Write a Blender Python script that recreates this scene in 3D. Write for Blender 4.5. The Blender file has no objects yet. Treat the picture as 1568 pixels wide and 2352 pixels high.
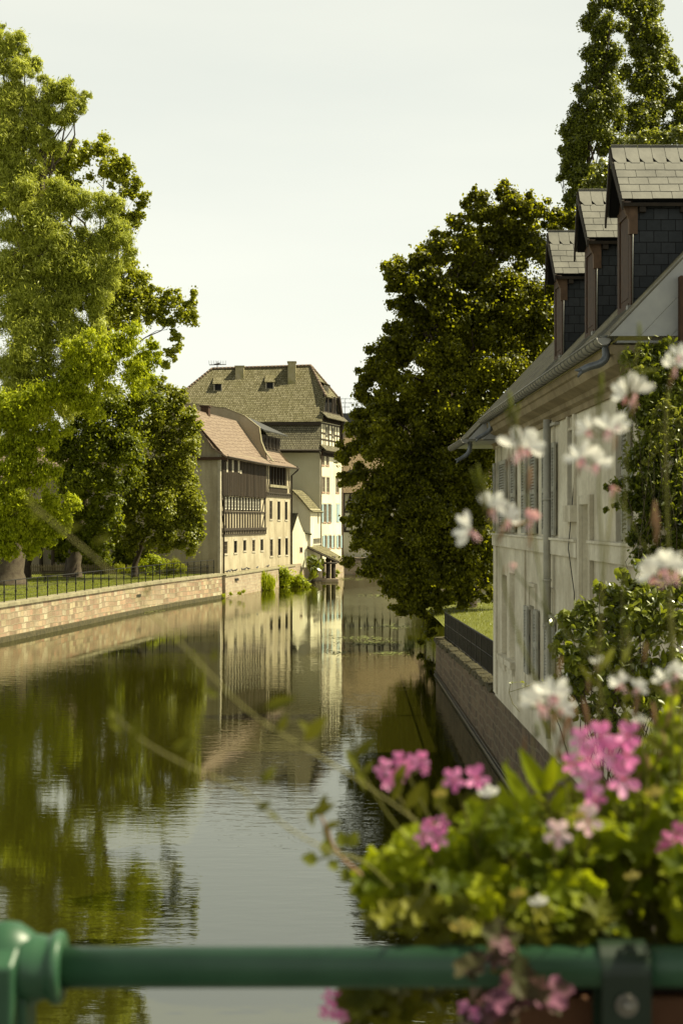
import bpy, math, random
import numpy as np
from mathutils import Vector, Matrix

# ------------------------------------------------------------------ scene, camera, world, sun
SC = bpy.context.scene
COL = SC.collection
CX, CY, FP, EYE = 765.0, 1196.0, 3267.0, 6.5       # vanishing point, focal length (in 1568 x 2352 units), eye height
cam_d = bpy.data.cameras.new("camera")
cam = bpy.data.objects.new("camera", cam_d)
COL.objects.link(cam)
cam.location = (0, 0, EYE)
cam.rotation_euler = (math.radians(90), 0, 0)
cam_d.lens = 50.0
cam_d.sensor_width = 36.0
cam_d.sensor_fit = 'AUTO'
cam_d.shift_x = 19 / 2352
cam_d.shift_y = 20 / 2352
cam_d.clip_start = 0.05
cam_d.clip_end = 3000
cam_d.dof.use_dof = True
cam_d.dof.focus_distance = 75
cam_d.dof.aperture_fstop = 5.9
SC.camera = cam

SUN_EL, SUN_AZ = 54.0, 4.0            # azimuth measured from +X towards +Y
w = bpy.data.worlds.new("World")
SC.world = w
w.use_nodes = True
nt = w.node_tree
nt.nodes.clear()
n_out = nt.nodes.new("ShaderNodeOutputWorld")
n_bg = nt.nodes.new("ShaderNodeBackground")
n_sky = nt.nodes.new("ShaderNodeTexSky")
n_sky.sky_type = 'NISHITA'
n_sky.sun_disc = False
n_sky.sun_elevation = math.radians(SUN_EL)
n_sky.sun_rotation = math.radians(90 - SUN_AZ)
n_sky.air_density = 1.0
n_sky.dust_density = 4.0
n_bg.inputs['Strength'].default_value = 0.10
# thin high cloud over the whole sky
tc = nt.nodes.new("ShaderNodeTexCoord")
mp = nt.nodes.new("ShaderNodeMapping")
mp.inputs['Scale'].default_value = (1.0, 1.0, 5.0)
cn = nt.nodes.new("ShaderNodeTexNoise")
cn.inputs['Scale'].default_value = 1.6
cn.inputs['Detail'].default_value = 5
cr = nt.nodes.new("ShaderNodeValToRGB")
cr.color_ramp.elements[0].position = 0.3
cr.color_ramp.elements[0].color = (0.70, 0.74, 0.70, 1)
cr.color_ramp.elements[1].position = 0.7
cr.color_ramp.elements[1].color = (0.80, 0.825, 0.76, 1)
sc_ = nt.nodes.new("ShaderNodeVectorMath")
sc_.operation = 'SCALE'
sc_.inputs['Scale'].default_value = 6.4
mixc = nt.nodes.new("ShaderNodeMix")
mixc.data_type = 'RGBA'
mixc.inputs[0].default_value = 0.95
L = nt.links.new
L(tc.outputs['Generated'], mp.inputs['Vector'])
L(mp.outputs[0], cn.inputs['Vector'])
L(cn.outputs['Fac'], cr.inputs['Fac'])
L(cr.outputs['Color'], sc_.inputs[0])
L(n_sky.outputs[0], mixc.inputs[6])
sx = nt.nodes.new("ShaderNodeSeparateXYZ")
L(tc.outputs['Generated'], sx.inputs[0])
gr = nt.nodes.new("ShaderNodeValToRGB")     # hazy sky: brightest low down, deeper towards the zenith
while len(gr.color_ramp.elements) < 5: gr.color_ramp.elements.new(.5)
for e_, (p_, c_) in zip(gr.color_ramp.elements, ((0, 1.0), (.18, .97), (.36, .88), (.55, .48), (1, .24))):
    e_.position = p_; e_.color = (c_ * 1.0, c_ * .985, c_ * .94, 1)
L(sx.outputs['Z'], gr.inputs['Fac'])
mg = nt.nodes.new("ShaderNodeVectorMath"); mg.operation = 'MULTIPLY'
L(sc_.outputs[0], mg.inputs[0]); L(gr.outputs['Color'], mg.inputs[1])
L(mg.outputs[0], mixc.inputs[7])
L(mixc.outputs[2], n_bg.inputs['Color'])
L(n_bg.outputs[0], n_out.inputs[0])

sd = bpy.data.lights.new("sun", 'SUN')
sd.energy = 5.0
sd.angle = math.radians(0.6)
sd.color = (1.0, 0.92, 0.64)
sun = bpy.data.objects.new("sun", sd)
COL.objects.link(sun)
_e, _a = math.radians(SUN_EL), math.radians(SUN_AZ)
sdir = Vector((math.cos(_e) * math.cos(_a), math.cos(_e) * math.sin(_a), math.sin(_e)))
sun.rotation_euler = (-sdir).to_track_quat('-Z', 'Y').to_euler()
sun.location = (30, -10, 60)

SC.view_settings.view_transform = 'Standard'
SC.view_settings.look = 'None'
SC.view_settings.exposure = 1.02
SC.view_settings.gamma = 1.0

# ------------------------------------------------------------------ helpers
def P(px, py, Y):
    return Vector(((px - CX) / FP * Y, Y, EYE - (py - CY) / FP * Y))

def tag(o, label=None, cat=None, group=None, kind=None):
    if label: o['label'] = label
    if cat: o['category'] = cat
    if group: o['group'] = group
    if kind: o['kind'] = kind
    return o

def empty(name, loc, label=None, cat=None, group=None):
    o = bpy.data.objects.new(name, None)
    COL.objects.link(o)
    o.location = loc
    o.empty_display_size = 0.2
    return tag(o, label, cat, group)

def link(name, me, mat, parent=None):
    o = bpy.data.objects.new(name, me)
    COL.objects.link(o)
    if mat is not None: me.materials.append(mat)
    if parent is not None:
        o.parent = parent
        root = parent
        off = Vector(root.location)
        while root.parent is not None:
            root = root.parent
            off = off + root.location
        o.location = -off if parent.type == 'EMPTY' else (0, 0, 0)
    return o

def autouv(me):
    n = len(me.polygons)
    nv = len(me.vertices); nl = len(me.loops)
    co = np.empty(nv * 3, 'f'); me.vertices.foreach_get('co', co); co = co.reshape(-1, 3)
    no = np.empty(n * 3, 'f'); me.polygons.foreach_get('normal', no); no = no.reshape(-1, 3)
    ls = np.empty(n, 'i'); me.polygons.foreach_get('loop_start', ls)
    lt = np.empty(n, 'i'); me.polygons.foreach_get('loop_total', lt)
    lv = np.empty(nl, 'i'); me.loops.foreach_get('vertex_index', lv)
    pi = np.repeat(np.arange(n), lt)
    N = no[pi]
    Pt = co[lv]
    h = np.stack([-N[:, 1], N[:, 0], np.zeros(len(N))], 1)
    l = np.linalg.norm(h, axis=1)
    flat = l < 0.05
    h[flat] = (1, 0, 0)
    l[flat] = 1
    h = h / l[:, None]
    v = np.cross(N, h)
    v[flat] = (0, 1, 0)
    uv = np.stack([(Pt * h).sum(1), (Pt * v).sum(1)], 1).astype('f')
    lay = me.uv_layers.new(name='UVMap')
    lay.data.foreach_set('uv', uv.ravel())

class MB:
    """collects faces and links them as one mesh object"""
    def __init__(s):
        s.v = []; s.f = []; s.sm = []
    def add(s, vs, fs, smooth=False):
        b = len(s.v)
        s.v += [tuple(x) for x in vs]
        s.f += [tuple(i + b for i in f) for f in fs]
        s.sm += [smooth] * len(fs)
        return s
    def quad(s, a, b, c, d): return s.add([a, b, c, d], [(0, 1, 2, 3)])
    def poly(s, pts): return s.add(pts, [tuple(range(len(pts)))])
    def hexa(s, p):      # 8 points: bottom 0-3 counter-clockwise, top 4-7
        return s.add(p, [(3, 2, 1, 0), (4, 5, 6, 7), (0, 1, 5, 4), (1, 2, 6, 5), (2, 3, 7, 6), (3, 0, 4, 7)])
    def box(s, x0, x1, y0, y1, z0, z1):
        return s.hexa([(x0, y0, z0), (x1, y0, z0), (x1, y1, z0), (x0, y1, z0), (x0, y0, z1), (x1, y0, z1), (x1, y1, z1), (x0, y1, z1)])
    def slab(s, pts, th):       # polygon thickened along -normal
        pts = [Vector(p) for p in pts]
        n = (pts[1] - pts[0]).cross(pts[2] - pts[0]).normalized()
        if n.z < 0: n = -n
        k = len(pts)
        lo = [p - n * th for p in pts]
        fs = [tuple(range(k)), tuple(range(2 * k - 1, k - 1, -1))]
        fs += [(i, i + k, (i + 1) % k + k, (i + 1) % k) for i in range(k)]
        return s.add(pts + lo, fs)
    def prism(s, pts, d):       # polygon extruded by the vector d
        pts = [Vector(p) for p in pts]; d = Vector(d); k = len(pts)
        hi = [p + d for p in pts]
        fs = [tuple(range(k - 1, -1, -1)), tuple(range(k, 2 * k))] + [(i, (i + 1) % k, (i + 1) % k + k, i + k) for i in range(k)]
        return s.add(pts + hi, fs)
    def tube(s, pts, rads, seg=8, cap=True, smooth=True):
        pts = [Vector(p) for p in pts]
        if not hasattr(rads, '__len__'): rads = [rads] * len(pts)
        vs = []; prev = None
        for i, p in enumerate(pts):
            t = (pts[min(i + 1, len(pts) - 1)] - pts[max(i - 1, 0)]).normalized()
            if prev is None:
                a = t.cross(Vector((0, 0, 1)))
                if a.length < 0.1: a = t.cross(Vector((1, 0, 0)))
                a.normalize()
            else:
                a = prev - t * prev.dot(t)
                a.normalize()
            prev = a
            b = t.cross(a)
            for k in range(seg):
                an = 2 * math.pi * k / seg
                vs.append(p + (a * math.cos(an) + b * math.sin(an)) * rads[i])
        fs = []
        for i in range(len(pts) - 1):
            for k in range(seg):
                k2 = (k + 1) % seg
                fs.append((i * seg + k, i * seg + k2, (i + 1) * seg + k2, (i + 1) * seg + k))
        s.add(vs, fs, smooth)
        if cap:
            b = len(s.v) - len(vs)
            s.f.append(tuple(b + k for k in range(seg - 1, -1, -1))); s.sm.append(False)
            s.f.append(tuple(b + (len(pts) - 1) * seg + k for k in range(seg))); s.sm.append(False)
        return s
    def ball(s, c, r, seg=12, rings=8, sc=(1, 1, 1)):
        vs = []; fs = []
        c = Vector(c)
        for i in range(rings + 1):
            th = math.pi * i / rings
            for k in range(seg):
                a = 2 * math.pi * k / seg
                vs.append(c + Vector((math.sin(th) * math.cos(a) * sc[0], math.sin(th) * math.sin(a) * sc[1], math.cos(th) * sc[2])) * r)
        for i in range(rings):
            for k in range(seg):
                k2 = (k + 1) % seg
                fs.append((i * seg + k, (i + 1) * seg + k, (i + 1) * seg + k2, i * seg + k2))
        return s.add(vs, fs, True)
    def build(s, name, mat, parent=None, bevel=0):
        me = bpy.data.meshes.new(name)
        me.from_pydata(s.v, [], s.f)
        me.polygons.foreach_set('use_smooth', s.sm)
        me.update()
        autouv(me)
        o = link(name, me, mat, parent)
        if bevel:
            b = o.modifiers.new('bevel', 'BEVEL'); b.width = bevel; b.segments = 2; b.limit_method = 'ANGLE'
        return o

class Frame:
    """vertical facade: s along it, d outwards, z up"""
    def __init__(f, a, b):
        f.o = Vector((a[0], a[1], 0)); d = Vector((b[0] - a[0], b[1] - a[1], 0))
        f.L = d.length; f.u = d.normalized()
        f.n = Vector((f.u.y, -f.u.x, 0))
    def p(f, s, z, d=0): 
        q = f.o + f.u * s + f.n * d
        return Vector((q.x, q.y, z))
    def at(f, px, py, d=0):
        """point of the facade seen at this place of the photograph"""
        r = (px - CX) / FP
        o = f.o + f.n * d
        s = (r * o.y - o.x) / (f.u.x - r * f.u.y)
        Y = o.y + s * f.u.y
        return s, EYE - (py - CY) / FP * Y
    def rect(f, x0, y0, x1, y1, d=0):
        s0, _ = f.at(x0, y0, d); s1, _ = f.at(x1, y0, d)
        _, z1 = f.at((x0 + x1) / 2, y0, d); _, z0 = f.at((x0 + x1) / 2, y1, d)
        return min(s0, s1), max(s0, s1), min(z0, z1), max(z0, z1)
    def box(f, mb, s0, s1, d0, d1, z0, z1):
        q = [f.p(s0, z0, d1), f.p(s1, z0, d1), f.p(s1, z0, d0), f.p(s0, z0, d0)]
        return mb.hexa(q + [Vector((a.x, a.y, z1)) for a in q])
    def bar(f, mb, a, b, wd, d0, d1):      # slanted timber in the facade plane
        a = Vector(a); b = Vector(b)
        t = (b - a).normalized(); nn = Vector((-t.y, t.x)) * wd / 2
        c = [a - nn, a + nn, b + nn, b - nn]
        return mb.hexa([f.p(q.x, q.y, d1) for q in c] + [f.p(q.x, q.y, d0) for q in c])

def wall_open(mb, fr, s0, s1, z0, z1, ops, depth=0.18):
    ss = sorted(set([s0, s1] + [o[0] for o in ops] + [o[1] for o in ops]))
    zs = sorted(set([z0, z1] + [o[2] for o in ops] + [o[3] for o in ops]))
    for i in range(len(ss) - 1):
        for j in range(len(zs) - 1):
            cs = (ss[i] + ss[i + 1]) / 2; cz = (zs[j] + zs[j + 1]) / 2
            if cs < s0 or cs > s1 or cz < z0 or cz > z1: continue
            if any(o[0] < cs < o[1] and o[2] < cz < o[3] for o in ops): continue
            mb.quad(fr.p(ss[i], zs[j]), fr.p(ss[i + 1], zs[j]), fr.p(ss[i + 1], zs[j + 1]), fr.p(ss[i], zs[j + 1]))
    for a, b, c, d in ops:
        mb.quad(fr.p(a, c), fr.p(b, c), fr.p(b, c, -depth), fr.p(a, c, -depth))
        mb.quad(fr.p(a, d, -depth), fr.p(b, d, -depth), fr.p(b, d), fr.p(a, d))
        mb.quad(fr.p(a, c), fr.p(a, c, -depth), fr.p(a, d, -depth), fr.p(a, d))
        mb.quad(fr.p(b, c, -depth), fr.p(b, c), fr.p(b, d), fr.p(b, d, -depth))

def window(root, fr, op, depth=0.14, fw=0.06, cols=2, rows=3, fmat=None, sill=None, pane=None):
    a, b, c, d = op
    m = MB()
    z = -depth
    for x0, x1, y0, y1 in ((a, b, c, c + fw), (a, b, d - fw, d), (a, a + fw, c + fw, d - fw), (b - fw, b, c + fw, d - fw)):
        fr.box(m, x0, x1, z, z + 0.05, y0, y1)
    for i in range(1, cols):
        x = a + (b - a) * i / cols
        fr.box(m, x - fw * .45, x + fw * .45, z + .002, z + 0.045, c + fw, d - fw)
    for j in range(1, rows):
        y = c + (d - c) * j / rows
        fr.box(m, a + fw, b - fw, z + .004, z + 0.035, y - fw * .22, y + fw * .22)
    o = m.build('window', fmat or M['win_white'], root)
    g = MB(); g.quad(fr.p(a, c, z + .012), fr.p(b, c, z + .012), fr.p(b, d, z + .012), fr.p(a, d, z + .012))
    g.build('pane', pane or M['glass'], o)
    if sill is not None:
        q = MB(); fr.box(q, a - .1, b + .1, -.02, .07, c - .12, c - .003)
        q.build('sill', sill, o)
    return o

def shutter(root, fr, s0, s1, z0, z1, d0, mat, slats=True):
    m = MB()
    t = 0.045; w_ = min(0.07, (s1 - s0) * .2)
    fr.box(m, s0, s0 + w_, d0, d0 + t, z0, z1); fr.box(m, s1 - w_, s1, d0, d0 + t, z0, z1)
    zz = [z0, z0 + (z1 - z0) * .5 - .05, z1 - .1]
    for q in zz: fr.box(m, s0 + w_, s1 - w_, d0 + .002, d0 + t - .002, q, q + .1)
    if slats:
        n = int((z1 - z0) / 0.075)
        for i in range(n):
            q = z0 + .1 + (z1 - z0 - .2) * (i + .5) / n
            a = [fr.p(s0 + w_, q - .03, d0 + t - .006), fr.p(s1 - w_, q - .03, d0 + t - .006), fr.p(s1 - w_, q + .018, d0 + .006), fr.p(s0 + w_, q + .018, d0 + .006)]
            m.quad(*a)
            m.quad(*[p + Vector((0, 0, .008)) for p in a])
    else:
        fr.box(m, s0 + w_, s1 - w_, d0 + .01, d0 + .03, z0 + .02, z1 - .02)
    return m.build('shutter', mat, root)

# ------------------------------------------------------------------ materials
M = {}
K = 0.80                      # overall albedo level of the plain surfaces
def kc(c, k=None): return tuple(x * (K if k is None else k) for x in c)
def node(nt, typ, **kw):
    n = nt.nodes.new(typ)
    for k, v in kw.items():
        if k.startswith('_'): setattr(n, k[1:], v)
        else: n.inputs[k.replace('__', ' ')].default_value = v
    return n
def mixcol(nt, fac, a, b, bt='MIX'):
    m = nt.nodes.new('ShaderNodeMix'); m.data_type = 'RGBA'; m.blend_type = bt
    for i, x in ((0, fac), (6, a), (7, b)):
        if isinstance(x, bpy.types.NodeSocket): nt.links.new(x, m.inputs[i])
        elif i == 0: m.inputs[0].default_value = x
        else: m.inputs[i].default_value = (*x, 1) if len(x) == 3 else x
    return m.outputs[2]
def ramp(nt, fac, stops):
    r = nt.nodes.new('ShaderNodeValToRGB')
    while len(r.color_ramp.elements) < len(stops): r.color_ramp.elements.new(0.5)
    for e, (p_, c) in zip(r.color_ramp.elements, stops):
        e.position = p_; e.color = (*c, 1) if hasattr(c, '__len__') else (c, c, c, 1)
    nt.links.new(fac, r.inputs['Fac'])
    return r.outputs['Color']
def noise(nt, vec, scale, detail=4, rough=.55, mapscale=None):
    if mapscale:
        mpn = nt.nodes.new('ShaderNodeMapping'); mpn.inputs['Scale'].default_value = mapscale
        nt.links.new(vec, mpn.inputs['Vector']); vec = mpn.outputs[0]
    n = node(nt, 'ShaderNodeTexNoise', Scale=scale, Detail=detail, Roughness=rough)
    nt.links.new(vec, n.inputs['Vector'])
    return n.outputs['Fac']
def base(name, rough=.8, spec=.3, metallic=0):
    m = bpy.data.materials.new(name); m.use_nodes = True
    nt = m.node_tree; b = nt.nodes['Principled BSDF']
    b.inputs['Roughness'].default_value = rough
    b.inputs['Specular IOR Level'].default_value = spec
    b.inputs['Metallic'].default_value = metallic
    t = nt.nodes.new('ShaderNodeTexCoord')
    M[name] = m
    return m, nt, b, t
def bump(nt, b, h, strength=.5, dist=.02):
    n = node(nt, 'ShaderNodeBump', Strength=strength, Distance=dist)
    nt.links.new(h, n.inputs['Height']); nt.links.new(n.outputs[0], b.inputs['Normal'])
def plain(name, c, rough=.7, var=.25, scale=3, c2=None, spec=.3, metallic=0, bmp=0):
    c = kc(c); c2 = kc(c2) if c2 else None
    m, nt, b, t = base(name, rough, spec, metallic)
    f = noise(nt, t.outputs['Object'], scale, 5)
    c2 = c2 or tuple(x * (1 - var) for x in c)
    col = ramp(nt, f, [(.32, c2), (.68, c)])
    nt.links.new(col, b.inputs['Base Color'])
    if bmp: bump(nt, b, noise(nt, t.outputs['Object'], scale * 6, 4), .6, bmp)
    return m
def plaster(name, c, dirt, streak=.5, scale=.5):
    c = kc(c); dirt = kc(dirt)
    m, nt, b, t = base(name, .9, .15)
    f1 = noise(nt, t.outputs['Object'], scale, 6, .6)
    f2 = noise(nt, t.outputs['Object'], 1.3, 5, .6, (1.3, 1.3, .16))
    f3 = noise(nt, t.outputs['Object'], 12, 4, .6)
    a = mixcol(nt, ramp(nt, f1, [(.35, 0.0), (.75, .8)]), c, dirt)
    a = mixcol(nt, ramp(nt, f2, [(.48, 0.0), (.72, streak)]), a, dirt)
    a = mixcol(nt, ramp(nt, f3, [(.3, .18), (.6, 0.0)]), a, tuple(x * .5 for x in dirt))
    nt.links.new(a, b.inputs['Base Color'])
    bump(nt, b, f3, .35, .015)
    return m
def bricks(name, c1, c2, mortar, bw, bh, ms=.02, wob=.03, stain=(.1, .09, .05), stainamt=.5, rough=.85, offset=.5, c3=None, bmp=.02, squash=1, sq_f=2, cs=None):
    c1 = kc(c1); c2 = kc(c2); c3 = kc(c3) if c3 else None; mortar = kc(mortar); stain = kc(stain); cs = [kc(q) for q in cs] if cs else None
    m, nt, b, t = base(name, rough, .25)
    uv = t.outputs['UV']
    nz = node(nt, 'ShaderNodeTexNoise', Scale=.9, Detail=2); nt.links.new(uv, nz.inputs['Vector'])
    sub = nt.nodes.new('ShaderNodeVectorMath'); sub.operation = 'SUBTRACT'; nt.links.new(nz.outputs['Color'], sub.inputs[0]); sub.inputs[1].default_value = (.5, .5, .5)
    scv = nt.nodes.new('ShaderNodeVectorMath'); scv.operation = 'SCALE'; nt.links.new(sub.outputs[0], scv.inputs[0]); scv.inputs['Scale'].default_value = wob * 4
    ad = nt.nodes.new('ShaderNodeVectorMath'); ad.operation = 'ADD'; nt.links.new(uv, ad.inputs[0]); nt.links.new(scv.outputs[0], ad.inputs[1])
    br = nt.nodes.new('ShaderNodeTexBrick'); br.offset = offset; br.squash = squash; br.squash_frequency = sq_f
    br.inputs['Color1'].default_value = (0, 0, 0, 1); br.inputs['Color2'].default_value = (1, 1, 1, 1); br.inputs['Mortar'].default_value = (.5, .5, .5, 1)
    br.inputs['Scale'].default_value = 1; br.inputs['Mortar Size'].default_value = ms; br.inputs['Mortar Smooth'].default_value = .3
    br.inputs['Bias'].default_value = 0; br.inputs['Brick Width'].default_value = bw; br.inputs['Row Height'].default_value = bh
    nt.links.new(ad.outputs[0], br.inputs['Vector'])
    stops = [(.0, c1), (.5, c3 or tuple((x + y) / 2 for x, y in zip(c1, c2))), (1, c2)] if not cs else [(i / (len(cs) - 1), c) for i, c in enumerate(cs)]
    a = ramp(nt, br.outputs['Color'], stops)
    f1 = noise(nt, uv, .7, 6, .65)
    f2 = noise(nt, uv, 9, 5, .6)
    a = mixcol(nt, ramp(nt, f2, [(.3, .35), (.65, 0.0)]), a, tuple(x * .55 for x in c1))
    a = mixcol(nt, ramp(nt, f1, [(.42, 0.0), (.75, stainamt)]), a, stain)
    a = mixcol(nt, br.outputs['Fac'], a, mortar)
    nt.links.new(a, b.inputs['Base Color'])
    inv = node(nt, 'ShaderNodeMath', _operation='MULTIPLY_ADD'); inv.inputs[1].default_value = -1.0; nt.links.new(br.outputs['Fac'], inv.inputs[0])
    nt.links.new(f2, inv.inputs[2])
    bump(nt, b, inv.outputs[0], .9, bmp)
    return m

def leafmat(name, cols, trans, tf=.45, gloss=.12, scale=.25):
    kk = 1.0 if name.startswith('petal') else .80 if name == 'leaf_dark' else .75
    cols = [kc(q, kk) for q in cols]; trans = kc(trans, kk)
    m = bpy.data.materials.new(name); m.use_nodes = True; M[name] = m
    nt = m.node_tree; nt.nodes.clear()
    out = nt.nodes.new('ShaderNodeOutputMaterial')
    g = nt.nodes.new('ShaderNodeNewGeometry'); t = nt.nodes.new('ShaderNodeTexCoord')
    f = noise(nt, t.outputs['Object'], scale, 3)
    ad = node(nt, 'ShaderNodeMath', _operation='ADD'); nt.links.new(f, ad.inputs[0])
    ml = node(nt, 'ShaderNodeMath', _operation='MULTIPLY_ADD'); ml.inputs[1].default_value = .5; ml.inputs[2].default_value = -.25
    nt.links.new(g.outputs['Random Per Island'], ml.inputs[0]); nt.links.new(ml.outputs[0], ad.inputs[1])
    c = ramp(nt, ad.outputs[0], [(.22, cols[0]), (.5, cols[1]), (.8, cols[2])])
    d = nt.nodes.new('ShaderNodeBsdfDiffuse'); tr = nt.nodes.new('ShaderNodeBsdfTranslucent'); gl = node(nt, 'ShaderNodeBsdfGlossy', Roughness=.5)
    gl.inputs['Color'].default_value = (.9, .92, .85, 1)
    nt.links.new(c, d.inputs['Color'])
    tcx = mixcol(nt, .7, c, trans)
    nt.links.new(tcx, tr.inputs['Color'])
    m1 = nt.nodes.new('ShaderNodeMixShader'); m1.inputs[0].default_value = tf
    nt.links.new(d.outputs[0], m1.inputs[1]); nt.links.new(tr.outputs[0], m1.inputs[2])
    fr = node(nt, 'ShaderNodeFresnel', IOR=1.4)
    mu = node(nt, 'ShaderNodeMath', _operation='MULTIPLY'); nt.links.new(fr.outputs[0], mu.inputs[0]); mu.inputs[1].default_value = gloss * 1.6
    m2 = nt.nodes.new('ShaderNodeMixShader'); nt.links.new(mu.outputs[0], m2.inputs[0])
    nt.links.new(m1.outputs[0], m2.inputs[1]); nt.links.new(gl.outputs[0], m2.inputs[2])
    nt.links.new(m2.outputs[0], out.inputs[0])
    return m

bricks('quay_stone', (.40, .30, .20), (.50, .43, .29), (.30, .25, .16), .62, .34, .03, .07, (.15, .125, .07), .7, bmp=.04, squash=.75, sq_f=3, cs=((.22, .165, .11), (.46, .27, .18), (.52, .43, .27), (.38, .25, .17), (.60, .53, .37), (.30, .20, .14), (.50, .34, .22)))
bricks('quay_stone_dark', (.13, .085, .055), (.23, .165, .10), (.19, .155, .10), .60, .27, .035, .09, (.05, .042, .028), .85, squash=.8, sq_f=3, bmp=.03)  # darkened below its own tone: this bank's shade is put into the colour
bricks('old_stone', (.36, .26, .18), (.50, .42, .29), (.40, .34, .25), .5, .28, .03, .08, (.2, .16, .1), .5)
bricks('garden_stone', (.32, .24, .16), (.40, .32, .22), (.25, .2, .13), .45, .2, .03, .08)
bricks('old_tiles', (.17, .15, .065), (.39, .35, .215), (.06, .05, .03), .20, .26, .03, .03, (.22, .20, .085), .6, c3=(.27, .24, .13), bmp=.05)
bricks('old_tiles_low', (.17, .15, .08), (.33, .30, .19), (.05, .045, .03), .19, .25, .035, .02, (.12, .11, .08), .5, c3=(.25, .22, .14), bmp=.05)
bricks('red_tiles', (.225, .165, .12), (.285, .215, .16), (.19, .13, .10), .9, .36, .03, .01, (.36, .28, .2), .4, bmp=.05)
bricks('brown_tiles', (.30, .21, .12), (.45, .34, .2), (.10, .07, .04), .2, .2, .02, .02, (.2, .16, .08), .4, bmp=.04)
bricks('slate_roof', (.05, .047, .030), (.115, .105, .065), (.05, .05, .04), .30, .2, .012, .01, (.13, .125, .04), .5, bmp=.02)
bricks('slate_cheek', (.040, .045, .048), (.065, .070, .074), (.012, .012, .012), .22, .17, .006, .004, (.02, .02, .02), .3, bmp=.01)
plain('slate', (.24, .23, .195), .6, .3, 2.5, (.14, .135, .115), spec=.3, bmp=.004)
plaster('tan_plaster', (.54, .47, .33), (.27, .22, .14), .75)
plaster('gable_plaster', (.47, .40, .28), (.30, .25, .16), .3)
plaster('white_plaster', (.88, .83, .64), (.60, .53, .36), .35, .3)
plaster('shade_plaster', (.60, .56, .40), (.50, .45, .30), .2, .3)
plaster('house_plaster', (.92, .87, .70), (.42, .36, .24), .5, .7)
plaster('cornice_stone', (.40, .33, .20), (.16, .12, .06), .5, 1.2)
plain('coping', (.36, .32, .20), .85, .45, 2, bmp=.01)
plain('trim_stone', (.56, .50, .38), .85, .3, 3)
plain('red_stone', (.50, .33, .24), .85, .3, 3)
plain('timber_dark', (.055, .040, .025), .75, .5, 6)
plain('timber_brown', (.085, .042, .020), .7, .45, 8)
plain('timber_new', (.17, .10, .055), .7, .35, 8)
m, nt, b, t = base('boards', .8, .2)
wv = noise(nt, t.outputs['UV'], 3.2, 4, .6, (3.0, .12, 1))
nt.links.new(ramp(nt, wv, [(.3, (.012, .009, .006)), (.55, (.030, .021, .012)), (.8, (.065, .042, .022))]), b.inputs['Base Color'])
plain('win_white', (.66, .62, .50), .6, .1)
plain('win_brown', (.30, .24, .17), .6, .2)
plain('blue_paint', (.42, .55, .57), .6, .15, 5)
plain('shutter_grey', (.46, .45, .37), .7, .3, 6)
plain('bluegrey_board', (.42, .42, .40), .65, .2, 3, (.33, .335, .33))
plain('zinc', (.30, .29, .255), .45, .3, 5, spec=.5, metallic=.35)
plain('zinc_spout', (.20, .215, .225), .4, .35, 7, metallic=.4)
plain('pipe_paint', (.52, .50, .41), .6, .25, 3)
plain('iron', (.020, .019, .016), .5, .3, 8, spec=.4)
plain('dark_roof', (.10, .10, .10), .5, .3, 4)
plain('chimney_plaster', (.46, .40, .26), .9, .4, 1.2, (.30, .27, .10))
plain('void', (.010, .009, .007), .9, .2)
plain('glass', (.016, .015, .013), .3, .2, spec=.12)
plain('glass_pale', (.16, .15, .12), .15, .2, spec=.6)
plain('bark_pale', (.13, .105, .07), .9, .6, 3, (.07, .05, .035), bmp=.05)
plain('bark_dark', (.075, .055, .035), .9, .5, 3, bmp=.03)
plain('lawn', (.15, .16, .028), .95, .3, .7, (.13, .14, .022))
plain('grass_blade', (.15, .20, .03), .8, .3, 3)
plain('earth', (.12, .09, .055), .95, .4, .6)
plain('moss', (.10, .085, .04), .95, .5, 4, (.045, .04, .02), bmp=.03)
plain('bench_wood', (.06, .045, .035), .7, .3)
plain('picket_wood', (.20, .16, .10), .8, .4, 3)
plain('parasol_cloth', (.80, .58, .04), .8, .1)
plain('bird_grey', (.12, .12, .13), .7, .5, 9)
plain('rail_green', (.040, .110, .056), .40, .3, 14, (.026, .080, .040), spec=.4)
plain('bracket_shade_green', (.010, .026, .012), .4, .2, 9, spec=.4)  # green darkened so the plants' shadow is part of the colour
plain('terracotta', (.12, .05, .02), .8, .3, 14)  # darkened like the bracket, with the plants' shade in the colour
plain('soil', (.03, .02, .012), .95, .4, 30)
plain('steel_bolt', (.30, .28, .24), .5, .15, 30, metallic=.8)
plain('deck_stone', (.10, .095, .08), .9, .3, 2)
plain('weed', (.22, .25, .06), .7, .4, 2, (.12, .13, .04))
leafmat('leaf_willow', ((.20, .235, .030), (.41, .45, .065), (.64, .66, .15)), (.92, .96, .12), .46, .02)
leafmat('leaf_plane', ((.12, .14, .012), (.28, .305, .025), (.44, .45, .05)), (.82, .85, .04), .48, .03)
leafmat('leaf_bright', ((.15, .20, .009), (.36, .415, .018), (.55, .58, .04)), (.88, .95, .03), .52, .02)
leafmat('leaf_mid', ((.06, .08, .006), (.13, .16, .012), (.24, .27, .025)), (.66, .72, .02), .46, .03)
leafmat('leaf_linden', ((.08, .095, .008), (.18, .20, .018), (.34, .34, .04)), (.74, .78, .04), .45, .04)
leafmat('leaf_dark', ((.016, .019, .002), (.072, .078, .006), (.25, .25, .018)), (.80, .80, .02), .42, .03, .2)
leafmat('leaf_poplar', ((.04, .052, .007), (.10, .118, .014), (.20, .22, .03)), (.52, .56, .03), .42, .05)
leafmat('leaf_yellow', ((.12, .14, .02), (.20, .22, .03), (.30, .31, .07)), (.50, .52, .04), .5, .14)
leafmat('leaf_shrub', ((.07, .09, .008), (.16, .19, .014), (.28, .31, .03)), (.60, .66, .03), .42, .3)
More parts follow.
